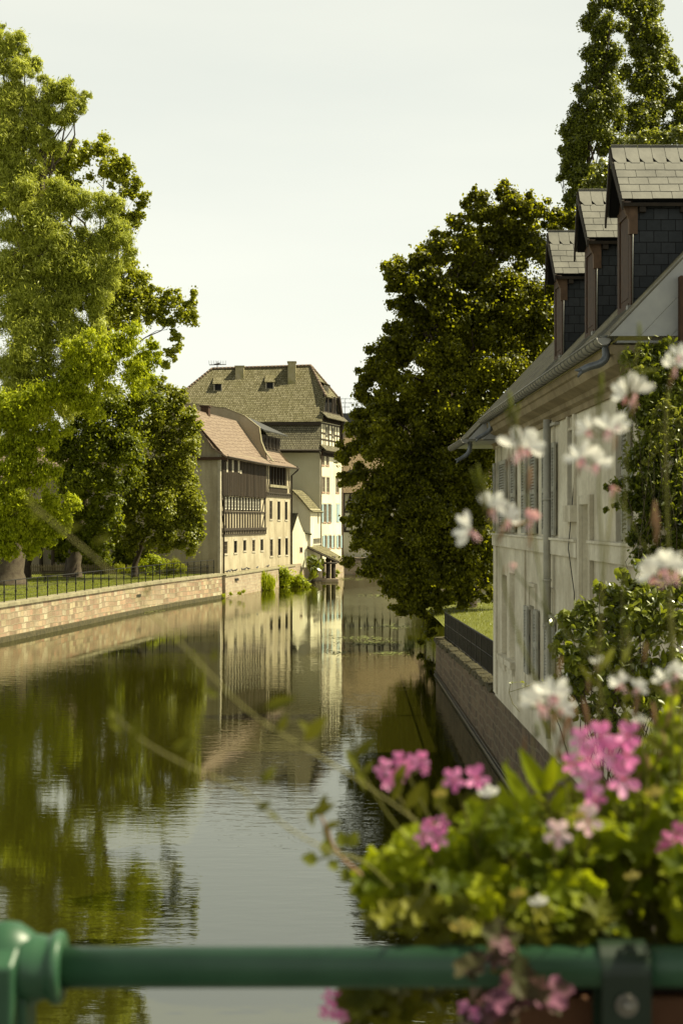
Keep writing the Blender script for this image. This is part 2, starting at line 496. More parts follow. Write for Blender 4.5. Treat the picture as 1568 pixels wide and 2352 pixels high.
leafmat('leaf_ivy', ((.045, .065, .006), (.11, .135, .012), (.21, .24, .025)), (.50, .56, .02), .4, .15)
leafmat('leaf_pot', ((0.05, 0.075, 0.004), (0.18, 0.23, 0.008), (0.40, 0.44, 0.018)), (0.66, 0.72, 0.011), .48, .12, 9)
leafmat('leaf_olive', ((.06, .07, .008), (.15, .16, .014), (.27, .26, .03)), (.26, .24, .02), .35, .15, 6)
leafmat('leaf_variegated', ((.05, .06, .02), (.07, .06, .03), (.30, .12, .20)), (.3, .12, .15), .3, .12, 25)
leafmat('stem_green', ((.10, .11, .02), (.16, .16, .035), (.22, .2, .06)), (.3, .3, .05), .2, .1, 12)
leafmat('stem_red', ((.20, .10, .05), (.32, .18, .10), (.45, .30, .16)), (.5, .3, .1), .2, .1, 12)
leafmat('stem_pale', ((.20, .19, .06), (.29, .27, .10), (.38, .35, .15)), (.4, .4, .1), .2, .1, 12)
leafmat('petal_white', ((.78, .74, .68), (.84, .82, .76), (.88, .87, .80)), (.9, .88, .8), .35, .05, 20)
leafmat('petal_blush', ((.62, .30, .34), (.72, .42, .44), (.80, .60, .55)), (.8, .4, .4), .35, .05, 20)
leafmat('petal_pink', ((.66, .17, .42), (.80, .30, .56), (.86, .45, .68)), (.85, .2, .5), .35, .05, 14)
leafmat('petal_palepink', ((.74, .45, .52), (.80, .58, .62), (.86, .75, .72)), (.85, .6, .6), .35, .05, 14)
leafmat('flower_throat', ((.62, .06, .10), (.72, .10, .14), (.8, .2, .2)), (.8, .1, .1), .3, .05, 14)
leafmat('stamen_yellow', ((.55, .45, .08), (.65, .5, .1), (.7, .6, .2)), (.6, .5, .1), .2, .05, 14)

# water: mirror over a murky olive body
m = bpy.data.materials.new('water_surface'); m.use_nodes = True; M['water'] = m
nt = m.node_tree; nt.nodes.clear()
out = nt.nodes.new('ShaderNodeOutputMaterial'); t = nt.nodes.new('ShaderNodeTexCoord')
v1 = noise(nt, t.outputs['Object'], 1.7, 3, .6, (.6, 1.8, 1))
v2 = noise(nt, t.outputs['Object'], .10, 3, .5, (1, .6, 1))
v3 = noise(nt, t.outputs['Object'], 4.5, 4, .6, (.7, 1.8, 1))
am = ramp(nt, v2, [(.40, .16), (.60, 2.2)])
mu = node(nt, 'ShaderNodeMath', _operation='MULTIPLY'); nt.links.new(v1, mu.inputs[0]); nt.links.new(am, mu.inputs[1])
ma = node(nt, 'ShaderNodeMath', _operation='MULTIPLY_ADD'); nt.links.new(v3, ma.inputs[0]); ma.inputs[1].default_value = .10; nt.links.new(mu.outputs[0], ma.inputs[2])
bm = node(nt, 'ShaderNodeBump', Strength=1.0, Distance=.0038); nt.links.new(ma.outputs[0], bm.inputs['Height'])
gl = node(nt, 'ShaderNodeBsdfGlossy', Roughness=.02); gl.inputs['Color'].default_value = (.95, .96, .86, 1)
df = nt.nodes.new('ShaderNodeBsdfDiffuse'); df.inputs['Color'].default_value = (.017, .016, .002, 1)
fr = node(nt, 'ShaderNodeFresnel', IOR=3.2)
for n_ in (gl, fr): nt.links.new(bm.outputs[0], n_.inputs['Normal'])
mx = nt.nodes.new('ShaderNodeMixShader'); nt.links.new(fr.outputs[0], mx.inputs[0]); nt.links.new(df.outputs[0], mx.inputs[1]); nt.links.new(gl.outputs[0], mx.inputs[2])
nt.links.new(mx.outputs[0], out.inputs[0])

# ================================================================== GROUND, WATER, QUAYS
BANK = [(-34, -25), (-27.0, 20), (-22.2, 49), (-17.7, 75.8), (-15.4, 89.6), (-13.5, 101.6), (-11.6, 110.5), (-9.35, 119.5), (-4.2, 147.2), (-3.3, 152.5), (-1.35, 157.2), (1.05, 165.4), (1.3, 172)]
GZ = 1.98
m_ = MB(); m_.quad((-900, -60, 0), (900, -60, 0), (900, 1500, 0), (-900, 1500, 0))
tag(m_.build('water', M['water']), kind='structure')
m_ = MB(); m_.quad((-900, -60, -1.6), (900, -60, -1.6), (900, 1500, -1.6), (-900, 1500, -1.6))
tag(m_.build('river_bed', M['earth']), kind='structure')
m_ = MB()
for (x0, y0), (x1, y1) in zip(BANK[:-1], BANK[1:]):
    m_.quad((-800, y0, GZ), (x0 - .25, y0, GZ), (x1 - .25, y1, GZ), (-800, y1, GZ))
m_.quad((-800, 172, GZ), (800, 172, GZ), (800, 1500, GZ), (-800, 1500, GZ))
m_.build('left_lawn', M['lawn']); tag(bpy.data.objects['left_lawn'], kind='structure').name = 'lawn'
RB = [(4.75, -25), (4.75, 60.3), (8.5, 62.5), (12, 78), (15, 100), (30, 140), (150, 158)]
m_ = MB()
for (x0, y0), (x1, y1) in zip(RB[:-1], RB[1:]):
    m_.quad((x0, y0, 1.72), (800, y0, 1.72), (800, y1, 1.72), (x1, y1, 1.72))
tag(m_.build('lawn', M['lawn']), kind='structure')
# gentle grassy rise behind the right bank
m_ = MB()
nx, ny = 14, 16
for i in range(nx):
    for j in range(ny):
        def g(i, j):
            x = 5.0 + i * 1.6; y = 43 + j * 2.2
            return (x, y, 1.73 + .32 * math.sin(min(1, max(0, (x - 5) / 5)) * 1.57) * math.sin(min(1, max(0, (y - 42) / 14)) * 1.57) + .02 * math.sin(x * 3 + y))
        m_.quad(g(i, j), g(i + 1, j), g(i + 1, j + 1), g(i, j + 1))
tag(m_.build('lawn', M['lawn']), kind='structure')
# far river bank wall in front of the far houses
m_ = MB(); m_.box(.9, 140, 171.2, 172.6, -1.6, 2.05)
tag(m_.build('far_quay', M['old_stone']), 'low stone quay wall at the foot of the far timbered house', 'quay wall')

def offset(pts, d):
    r = []
    for i, p in enumerate(pts):
        a = Vector(pts[max(i - 1, 0)]); b = Vector(pts[min(i + 1, len(pts) - 1)])
        t = (b - a).normalized()
        r.append((p[0] + t.y * d, p[1] - t.x * d))
    return r
def resample(pts, n):
    """smooth the polyline a little"""
    res = []
    for a, b in zip(pts[:-1], pts[1:]):
        for k in range(n): res.append((a[0] + (b[0] - a[0]) * k / n, a[1] + (b[1] - a[1]) * k / n))
    res.append(pts[-1])
    for _ in range(3):
        res = [res[0]] + [((res[i - 1][0] + res[i][0] * 2 + res[i + 1][0]) / 4, (res[i - 1][1] + res[i][1] * 2 + res[i + 1][1]) / 4) for i in range(1, len(res) - 1)] + [res[-1]]
    return res
def strip_wall(mb, pts, prof):
    """sweep a closed profile of (offset towards the water, z) along the line"""
    k = len(prof)
    rows = []
    offs = {d: offset(pts, d) for d in set(p[0] for p in prof)}
    for i in range(len(pts)):
        rows.append([(offs[d][i][0], offs[d][i][1], z) for d, z in prof])
    vs = [v for r in rows for v in r]; fs = []
    for i in range(len(pts) - 1):
        for j in range(k):
            j2 = (j + 1) % k
            fs.append((i * k + j, i * k + j2, (i + 1) * k + j2, (i + 1) * k + j))
    fs.append(tuple(range(k - 1, -1, -1))); fs.append(tuple((len(pts) - 1) * k + j for j in range(k)))
    mb.add(vs, fs)

pk = [(-34, -25), (-27.0, 20), (-22.2, 49), (-17.7, 75.8), (-15.4, 89.6), (-13.5, 101.6), (-11.6, 110.5), (-9.35, 119.5)]
pk = resample(pk, 3)
q = empty('quay_wall', (-17.7, 75.8, 0), 'long pink and tan sandstone quay wall below the iron railing on the left bank', 'quay wall')
m_ = MB(); strip_wall(m_, pk, [(-.6, -1.6), (.10, -1.6), (0, 1.86), (-.6, 1.86)]); m_.build('wall', M['quay_stone'], q)
m_ = MB(); strip_wall(m_, pk, [(-.55, 1.863), (.10, 1.863), (.10, 2.06), (-.55, 2.10)]); m_.build('coping', M['coping'], q, .02)
m_ = MB(); strip_wall(m_, pk, [(.075, -.4), (.15, -.4), (.115, .26), (.06, .30)]); m_.build('waterline_moss', M['moss'], q)
# iron mooring brackets in the wall
m_ = MB()
for px, py in ((308, 1382), (537, 1342)):
    fr_ = Frame((-13.5, 101.6), (-9.35, 119.5)); s_, z_ = fr_.at(px, py)
    fr_.box(m_, s_ - .08, s_ + .08, 0, .10, z_ - .35, z_ + .5); fr_.box(m_, s_ - .08, s_ + .8, .02, .22, z_ + .3, z_ + .5)
m_.build('mooring_bracket', M['iron'], q)

q = empty('quay_wall', (-6, 140, 0), 'weathered stone base wall rising from the water under the tan house', 'quay wall')
pk2 = [(-9.35, 119.7), (-4.2, 147.2)]
m_ = MB(); strip_wall(m_, pk2, [(-.6, -1.6), (.35, -1.6), (.28, 1.80), (-.6, 1.80)]); m_.build('wall', M['old_stone'], q)
m_ = MB(); strip_wall(m_, pk2, [(-.55, 1.803), (.38, 1.803), (.38, 1.96), (-.55, 1.99)]); m_.build('coping', M['coping'], q, .02)
q = empty('quay_wall', (-2, 158, 0), 'pale pinkish stone footing under the cream house', 'quay wall')
m_ = MB(); strip_wall(m_, [(-4.25, 147.3), (-3.1, 151.0), (-1.32, 157.1), (1.1, 165.3)], [(-.5, -1.6), (.16, -1.6), (.12, 2.0), (-.5, 2.0)]); m_.build('wall', M['old_stone'], q)

# right quay
def ztop(y):
    if y < 38.4: return 1.80
    return 1.80 - (y - 38.4) * .45 / 22
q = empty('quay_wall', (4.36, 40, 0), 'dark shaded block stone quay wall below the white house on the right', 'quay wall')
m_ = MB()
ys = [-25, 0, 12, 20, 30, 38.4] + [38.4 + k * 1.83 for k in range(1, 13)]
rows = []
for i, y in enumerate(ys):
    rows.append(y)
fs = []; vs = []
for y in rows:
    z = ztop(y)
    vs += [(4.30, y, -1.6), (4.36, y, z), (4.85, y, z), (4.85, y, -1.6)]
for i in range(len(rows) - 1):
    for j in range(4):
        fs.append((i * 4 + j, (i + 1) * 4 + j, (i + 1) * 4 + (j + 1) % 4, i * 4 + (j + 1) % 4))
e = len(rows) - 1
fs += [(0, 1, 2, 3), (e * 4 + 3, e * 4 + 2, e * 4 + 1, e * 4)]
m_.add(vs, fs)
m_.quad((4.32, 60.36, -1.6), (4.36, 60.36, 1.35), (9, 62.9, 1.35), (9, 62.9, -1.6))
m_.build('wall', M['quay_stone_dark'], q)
R = random.Random(4)
m_ = MB()
y = 38.9
while y < 60:
    l = R.uniform(.7, 1.3); z = ztop(y)
    m_.hexa([(4.27 + R.uniform(-.05, .05), y, z + .004), (4.9, y, z + .004), (4.9, y + l, z + .004), (4.28 + R.uniform(-.05, .05), y + l, z + .004),
             (4.34, y + .04, z + R.uniform(.12, .2)), (4.9, y + .04, z + .2), (4.9, y + l - .04, z + .2), (4.34, y + l - .04, z + R.uniform(.12, .2))])
    y += l + .012
m_.build('coping', M['moss'], q, .03)
m_ = MB(); m_.tube([(4.27, -20, .16), (4.27, 60, .16)], .025, 6); m_.tube([(4.285, -20, .02), (4.285, 60, .02)], .06, 6)
m_.build('waterline_chain', M['iron'], q)

# ================================================================== RAILINGS
def railing(name, pts, h, label, step, rails, base_z, prs=.028, infill=6, off=0):
    root = empty(name, (pts[0][0], pts[0][1], base_z), label, 'railing')
    # walk along the line
    P_ = []; acc = 0; nxt = 0
    for a, b in zip(pts[:-1], pts[1:]):
        L_ = math.dist(a, b)
        while nxt <= acc + L_:
            k = (nxt - acc) / L_; P_.append((a[0] + (b[0] - a[0]) * k, a[1] + (b[1] - a[1]) * k)); nxt += step
        acc += L_
    bz = base_z if callable(base_z) else (lambda x, y: base_z)
    rm = MB(); im = MB()
    for z, r in rails: rm.tube([(x, y, bz(x, y) + z * h) for x, y in P_], r, 6)
    for k in range(infill):
        z = h * (.12 + .80 * k / infill)
        im.tube([(x, y, bz(x, y) + z) for x, y in P_], .006, 4)
    rm.build('rail', M['iron'], root); im.build('wire', M['iron'], root)
    first = None
    for i, (x, y) in enumerate(P_):
        if first is None:
            pm = MB(); z = bz(x, y)
            pm.box(x - prs, x + prs, y - prs, y + prs, z - .05, z + h)
            pm.box(x - prs * 1.7, x + prs * 1.7, y - prs * 1.7, y + prs * 1.7, z + h * .42, z + h * .5)
            first = pm.build('post', M['iron'], root); f0 = (x, y, z)
        else:
            c = first.copy(); COL.objects.link(c); c.parent = root
            c.location = Vector(first.location) + Vector((x - f0[0], y - f0[1], bz(x, y) - f0[2]))
    return root
rp = offset(pk, -.28)
rp = [p for p in rp if p[1] > 50] 
railing('iron_railing', rp, 1.15, 'black iron post and wire railing along the left park quay', 1.62, [(1.0, .026), (.58, .014)], 2.09)
rr = [(4.72, 40.2 + k) for k in range(0, 20)]
r_ = empty('iron_railing', (4.72, 41, 1.8), 'dark mesh railing on the right quay between white house and linden tree', 'railing')
m_ = MB(); m_.tube([(4.72, 38.7, 2.98), (4.72, 60, 2.62)], .028, 6); m_.tube([(4.72, 38.7, 1.98), (4.72, 60, 1.62)], .02, 6); m_.tube([(4.72, 38.7, 2.5), (4.72, 60, 2.14)], .018, 6)
m_.build('rail', M['iron'], r_)
m_ = MB()
for k in range(150):
    y = 38.8 + k * .141; z = 1.98 - (y - 38.7) * .0169
    m_.box(4.712, 4.728, y, y + .028, z, z + 1.0)
m_.build('mesh_panel', M['iron'], r_)
first = None
for k in range(14):
    y = 38.8 + k * 1.63; z = -(y - 38.8) * .0169
    if first is None:
        m_ = MB(); m_.box(4.69, 4.75, y - .03, y + .03, 1.75, 3.0); first = m_.build('post', M['iron'], r_)
    else:
        c = first.copy(); COL.objects.link(c); c.parent = r_; c.location = first.location + Vector((0, y - 38.8, z))

# ================================================================== TAN HALF TIMBERED HOUSE (left bank)
TF = Frame((-9.6, 120.5), (-4.4, 147.0))
def z5(x, y): return 470.8 + x * .13914, 1004.7 + y * .13914
def R5(x0, y0, x1, y1):
    a = z5(x0, y0); b = z5(x1, y1); return TF.rect(a[0], a[1], b[0], b[1])
th = empty('timbered_house', (-9.6, 120.5, GZ), 'tan plastered house with dark board gallery and pink tiled roof on the left quay', 'house')
LT = TF.L
zE = 12.25
wins = [R5(*r) for r in ((1065, 1050, 1112, 1350), (1195, 1060, 1242, 1360), (1318, 1065, 1360, 1360), (1072, 1685, 1120, 1960), (1205, 1675, 1250, 1945), (1325, 1665, 1368, 1940),
                         (318, 1720, 370, 1920), (478, 1710, 530, 1905), (632, 1700, 680, 1870), (780, 1695, 825, 1880), (915, 1685, 962, 1865))]
band = R5(320, 992, 910, 1216)
logg = R5(1058, 400, 1352, 790)
m_ = MB()
wall_open(m_, TF, 0, LT, 1.99, zE + .1, wins + [band, logg], .13)
# gable towards the viewer: ridge 3 m in, long rear slope
RT, RZ = 3.0, 16.15
BT = 11.0
g = [TF.p(0, 1.99), TF.p(0, zE + .1), TF.p(0, RZ - .1, -RT), TF.p(0, 11.3, -BT), TF.p(0, 1.99, -BT)]
m_.poly(g)
g2 = [TF.p(LT, 1.99), TF.p(LT, zE + .1), TF.p(LT, RZ - .1, -RT), TF.p(LT, 11.3, -BT), TF.p(LT, 1.99, -BT)]
m_.poly(g2[::-1])
m_.build('wall', M['tan_plaster'], th)
for i, o in enumerate(wins): window(th, TF, o, .10, .04, 2, 3, sill=M['trim_stone'], fmat=M['timber_dark'] if i % 3 else M['win_brown'])
# lintels
for o in wins: m_ = MB(); TF.box(m_, o[0] - .12, o[1] + .12, 0.003, .03, o[3] + .02, o[3] + .2); m_.build('lintel', M['trim_stone'], th)
# window band
n = 12
for i in range(n):
    a = band[0] + (band[1] - band[0]) * i / n; b = band[0] + (band[1] - band[0]) * (i + 1) / n
    window(th, TF, (a + .12 + (b - a) * .12, b - .12, band[2] + .12, band[3] - .05), .10, .09, 2, 3, pane=M['glass'])
m_ = MB()
for i in range(n + 1):
    a = band[0] + (band[1] - band[0]) * i / n
    TF.box(m_, a - .05, a + .08, -.12, .05, band[2], band[3])
m_.quad(*[TF.p(s, z, -.125) for s, z in ((band[0], band[2]), (band[1], band[2]), (band[1], band[3]), (band[0], band[3]))])
# lower studs, rails, dentils
s0, s1, z0, z1 = R5(265, 1222, 992, 1244); TF.box(m_, s0, s1, .003, .10, z0, z1)
lo = R5(265, 1244, 992, 1490)
for i in range(14):
    s = band[0] + (band[1] - band[0]) * (i + .3) / 13.6
    TF.box(m_, s, s + .28, .003, .08, lo[2], lo[3] - .004)
s0, s1, z0, z1 = R5(262, 1492, 1000, 1532); TF.box(m_, s0, s1, .003, .12, z0, z1)
dn = R5(262, 1536, 1000, 1588)
TF.box(m_, dn[0], dn[1], .003, .10, dn[2] - .10, dn[2])
for i in range(27):
    s = dn[0] + (dn[1] - dn[0]) * i / 26.3
    TF.box(m_, s, s + .14, .003, .09, dn[2] + .002, dn[3] + .05)
# braces
up = R5(262, 990, 318, 1220); TF.bar(m_, (up[0] + .1, up[3]), (up[1] - .1, up[2]), .16, .003, .07)
up = R5(262, 1246, 318, 1490); TF.bar(m_, (up[0] + .1, up[3]), (up[1], up[2]), .16, .003, .07)
up = R5(915, 990, 990, 1220); TF.bar(m_, (up[1] - .2, up[3]), (up[0] + .5, up[2]), .16, .003, .07); TF.box(m_, up[1] - .2, up[1], .003, .09, lo[2], up[3])
up = R5(915, 1246, 990, 1490); TF.bar(m_, (up[1] - .2, up[3]), (up[0] + .4, up[2]), .16, .003, .07)
# loggia timbers
dl = R5(1003, 915, 1402, 985)
TF.box(m_, dl[0], dl[1], .003, .12, dl[3] - .14, dl[3]); TF.box(m_, dl[0], dl[1], .003, .10, dl[2], dl[2] + .16)
for i in range(13):
    s = dl[0] + (dl[1] - dl[0] - .2) * i / 12; TF.box(m_, s, s + .2, .003, .09, dl[2] + .162, dl[3] - .142)
a = R5(1000, 400, 1050, 900); TF.bar(m_, (a[0] + .5, a[2]), (a[1] - .4, a[3]), .13, .003, .06); TF.bar(m_, (a[0] + .2, a[3]), (a[0] + 1.0, a[2]), .13, .062, .09)
a = R5(1358, 450, 1400, 915); TF.bar(m_, (a[0] + .2, a[3]), (a[1] - .2, a[2]), .13, .003, .06)
m_.build('timber_frame', M['timber_dark'], th)
# loggia interior: dark with posts
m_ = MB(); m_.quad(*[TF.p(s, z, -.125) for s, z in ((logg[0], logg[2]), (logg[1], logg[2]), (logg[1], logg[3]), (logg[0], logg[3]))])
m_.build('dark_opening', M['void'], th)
m_ = MB()
for i in range(6):
    s = logg[0] + (logg[1] - logg[0]) * (i + .15) / 6; TF.box(m_, s, s + .22, -.12, .04, logg[2], logg[3])
m_.build('gallery_slats', M['boards'], th)
a = R5(1056, 790, 1354, 832); m_ = MB(); TF.box(m_, a[0], a[1], .003, .14, a[2], a[3]); m_.build('sill', M['coping'], th)
a = R5(1060, 835, 1354, 905); m_ = MB(); TF.box(m_, a[0], a[1], .003, .05, a[2], a[3]); m_.build('flint_panel', M['boards'], th)
# dark board gallery, with joints and slits
bd = R5(262, 340, 990, 978); m_ = MB()
slits = [R5(318, 375, 342, 575), R5(412, 375, 436, 575), R5(510, 385, 534, 578)]
s = bd[0]; Rn = random.Random(2)
while s < bd[1] - .05:
    wd = Rn.uniform(.17, .24); zt = zE - .12; dd = Rn.uniform(.15, .18); e_ = min(s + wd - .02, bd[1])
    TF.box(m_, s, e_, .004, dd, bd[2] + Rn.uniform(-.05, .05), zt)
    s += wd
m_.build('board_gallery', M['boards'], th)
m_ = MB()
for a in slits: TF.box(m_, a[0], a[1], .16, .21, a[2], a[3])
a = R5(540, 540, 562, 600); TF.box(m_, a[0], a[1] + .1, .16, .22, a[2], a[3])
m_.build('gallery_slit', M['trim_stone'], th)
# corner pier, downpipes, plinth
m_ = MB(); TF.box(m_, -.06, .36, -.16, .06, 1.99, zE + .3); m_.build('corner_pier', M['trim_stone'], th)
m_ = MB(); m_.tube([TF.p(.95, zE - .1, .45), TF.p(.95, zE - .5, .4), TF.p(.75, zE - .8, .14), TF.p(.75, 2.0, .14)], .075, 8)
m_.tube([TF.p(LT + .25, zE - .1, .7), TF.p(LT + .25, zE - .55, .7), TF.p(LT - .1, zE - 1.1, .14), TF.p(LT - .1, 2.0, .14)], .085, 8)
m_.build('downpipe', M['timber_dark'], th)
# roof: wavy eaves, upper edge
def roof_strip(mb, fr, s0, s1, d0, z0, d1, z1, n=10, sag=0.0, th_=.14, bow=0):
    for i in range(n):
        a = s0 + (s1 - s0) * i / n; b = s0 + (s1 - s0) * (i + 1) / n
        fa = -sag * math.sin(math.pi * i / n); fb = -sag * math.sin(math.pi * (i + 1) / n)
        mb.slab([fr.p(a, z0 + fa, d0), fr.p(b, z0 + fb, d0), fr.p(b, z1 + fb * .3, d1), fr.p(a, z1 + fa * .3, d1)], th_)
slope = (RZ - zE) / RT
m_ = MB(); OV = .75
roof_strip(m_, TF, -.35, LT + .35, OV, zE - .32, -.5, zE + .42, 12, .12)
roof_strip(m_, TF, -.35, LT * .62, -.5, zE + .42, -RT, RZ, 8, .1)
roof_strip(m_, TF, LT * .62, LT + .35, -.5, zE + .42, -1.35, zE + 1.45, 4, .0)
m_.slab([TF.p(-.35, RZ, -RT), TF.p(LT * .62, RZ, -RT), TF.p(LT * .62, 11.2, -BT - .3), TF.p(-.35, 11.2, -BT - .3)], .14)
m_.build('roof', M['red_tiles'], th)
m_ = MB(); m_.tube([TF.p(-.3, zE - .36, OV + .06), TF.p(LT * .5, zE - .48, OV + .06), TF.p(LT + .3, zE - .36, OV + .06)], .08, 8); m_.build('gutter', M['timber_dark'], th)
m_ = MB(); TF.box(m_, -.36, -.22, -RT - .1, -RT + .1, RZ - .5, RZ - .16)
pa, pb = TF.p(-.3, zE - .5, OV), TF.p(-.3, RZ - .18, -RT)
m_.prism([pa, pb, pb + Vector((0, 0, -.3)), pa + Vector((0, 0, -.3))], TF.u * .12)
TF.box(m_, -.25, -.05, -4.5, .6, zE - .6, zE - .35)
m_.build('verge_board', M['timber_brown'], th)
# fire wall parapet with a curved top, behind it the raised slate dormer range
S0 = LT * .62
m_ = MB()
pf = [(OV + .05, zE - .05), (-.15, zE + .85), (-.55, zE + 1.8), (-.75, zE + 3.2), (-2.2, zE + 4.35), (-4.0, zE + 5.1), (-7.5, zE + 5.6), (-BT, zE + 5.3), (-BT, 9), (OV + .05, 9)]
m_.prism([TF.p(S0, z, d) for d, z in [(-.0, zE - .05)] + pf[1:-2] + [(-BT, 12), (0, 12)]], TF.u * .35)
m_.build('parapet_wall', M['gable_plaster'], th)
m_ = MB()
for (d0, z0), (d1, z1) in zip([(.62, zE - .1)] + pf[1:7], pf[1:8]):
    m_.slab([TF.p(S0 - .06, z0 + .08, d0), TF.p(S0 + .42, z0 + .08, d0), TF.p(S0 + .42, z1 + .08, d1), TF.p(S0 - .06, z1 + .08, d1)], .07)
m_.build('parapet_coping', M['coping'], th)
m_ = MB()
m_.slab([TF.p(S0 + .36, zE + 3.05, -.35), TF.p(LT + .4, zE + 3.05, -.35), TF.p(LT + .4, zE + 5.0, -4.5), TF.p(S0 + .36, zE + 5.0, -4.5)], .12)
m_.slab([TF.p(S0 + .36, zE + 5.0, -4.5), TF.p(LT + .4, zE + 5.0, -4.5), TF.p(LT + .4, zE + .2, -BT), TF.p(S0 + .36, zE + .2, -BT)], .12)
m_.build('dormer_roof', M['dark_roof'], th)
m_ = MB(); TF.box(m_, S0 + .36, LT + .2, -BT + .3, -1.15, zE - .3, zE + 2.75); m_.build('dormer_wall', M['timber_dark'], th)
for k in range(6):
    a = S0 + .8 + k * 1.5; window(th, TF, (a, a + 1.15, zE + 1.55, zE + 2.6), 1.08, .06, 2, 1, fmat=M['timber_dark'], pane=M['glass'])
m_ = MB(); TF.box(m_, 6.2, 6.9, -RT - .5, -RT + .2, RZ - .3, RZ + .55); TF.box(m_, 6.1, 7.0, -RT - .6, -RT + .3, RZ + .552, RZ + .65); m_.build('chimney', M['timber_brown'], th)
# rear wing seen between the trees
WG = Frame((-32, 124.5), (-19.0, 124.5))
m_ = MB(); wo = WG.rect(277, 1236, 308, 1262)
wall_open(m_, WG, 0, 11.9, 1.99, 10.5, [wo], .2); WG.box(m_, 0, 11.9, -8, -.01, 1.99, 10.5)
m_.build('rear_wing', M['gable_plaster'], th); window(th, WG, wo, .15, .07, 2, 2, fmat=M['timber_dark'])
m_ = MB(); m_.slab([WG.p(-.5, 10.3, .6), WG.p(12.2, 10.3, .6), WG.p(12.2, 14.2, -4), WG.p(-.5, 14.2, -4)], .15); m_.slab([WG.p(-.5, 14.2, -4), WG.p(12.2, 14.2, -4), WG.p(12.2, 10.3, -8.6), WG.p(-.5, 10.3, -8.6)], .15)
m_.build('roof', M['red_tiles'], th)
# little fittings on the gable wall
m_ = MB()
for px, py, w_, h_ in ((465, 1138, .45, .5), (466, 1241, .7, .6)):
    c = P(px, py, 121.2); m_.box(c.x - w_ / 2, c.x + w_ / 2, c.y - .25, c.y + .1, c.z - h_ / 2, c.z + h_ / 2)
m_.build('meter_box', M['trim_stone'], th, .03)

# ================================================================== CREAM HOUSE WITH THE BIG ROOF
WF = Frame((-1.44, 157.0), (1.0, 165.0))
def z2(x, y): return 602.8 + x * .17087, 918.6 + y * .17087
def R2(x0, y0, x1, y1, d=0):
    a = z2(x0, y0); b = z2(x1, y1); return WF.rect(a[0], a[1], b[0], b[1], d)
wh = empty('tall_house', (-1.44, 157, GZ), 'tall cream house with blue shutters and huge mossy tiled roof with two chimneys', 'house')
LW = WF.L
fw = [R2(790, 692, 832, 875), R2(852, 695, 890, 880), R2(797, 1037, 838, 1240), R2(858, 1042, 898, 1245), R2(983, 1046, 1025, 1245),
      R2(814, 1402, 854, 1645), R2(874, 1402, 914, 1645), R2(992, 1404, 1030, 1640),
      R2(830, 1822, 858, 1990), R2(888, 1822, 918, 1990), R2(950, 1825, 968, 1985), R2(1012, 1822, 1040, 1985)]
m_ = MB()
zT = 14.4
wall_open(m_, WF, 0, LW, 1.99, zT, fw, .16)
m_.build('wall', M['white_plaster'], wh)
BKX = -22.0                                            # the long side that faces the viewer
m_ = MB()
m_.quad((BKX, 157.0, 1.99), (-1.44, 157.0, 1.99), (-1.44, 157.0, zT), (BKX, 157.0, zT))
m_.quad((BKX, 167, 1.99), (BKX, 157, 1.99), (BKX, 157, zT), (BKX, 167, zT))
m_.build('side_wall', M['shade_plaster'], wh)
m_ = MB(); WF.box(m_, -.06, .25, -.1, .035, 1.99, zT); m_.build('corner_quoin', M['white_plaster'], wh)
for i, o in enumerate(fw):
    if i != 7: window(wh, WF, o, .10, .10, 2, 3, fmat=M['win_brown'] if i < 8 else M['win_brown'], sill=M['red_stone'], pane=M['glass_pale'] if i < 7 else M['glass'])
for o in fw:
    m_ = MB(); WF.box(m_, o[0] - .08, o[0], .003, .03, o[2], o[3]); WF.box(m_, o[1], o[1] + .08, .003, .03, o[2], o[3]); WF.box(m_, o[0] - .1, o[1] + .1, .003, .04, o[3], o[3] + .12); m_.build('window_surround', M['trim_stone'], wh)
for r in ((792, 1402, 811, 1645), (857, 1402, 872, 1645), (917, 1402, 930, 1645), (803, 1822, 828, 1992), (868, 1822, 886, 1992), (921, 1822, 944, 1992), (989, 1822, 1010, 1988), (1043, 1822, 1061, 1988)):
    a = R2(*r); shutter(wh, WF, a[0], a[1], a[2], a[3], .045, M['blue_paint'], False)
a = R2(992, 1404, 1030, 1640); shutter(wh, WF, a[0], (a[0] + a[1]) / 2 - .02, a[2], a[3], .02, M['blue_paint'], False); shutter(wh, WF, (a[0] + a[1]) / 2 + .02, a[1], a[2], a[3], .02, M['blue_paint'], False)
# downpipes
m_ = MB()
m_.tube([WF.p(-.1, zT - .2, .3), WF.p(.0, zT - .7, .14), WF.p(.0, 2.2, .12)], .06, 8); m_.tube([WF.p(LW - .05, 12.5, .12), WF.p(LW - .05, 3, .12), WF.p(LW + .1, 1.2, .2)], .07, 8)
m_.build('downpipe', M['timber_brown'], wh)
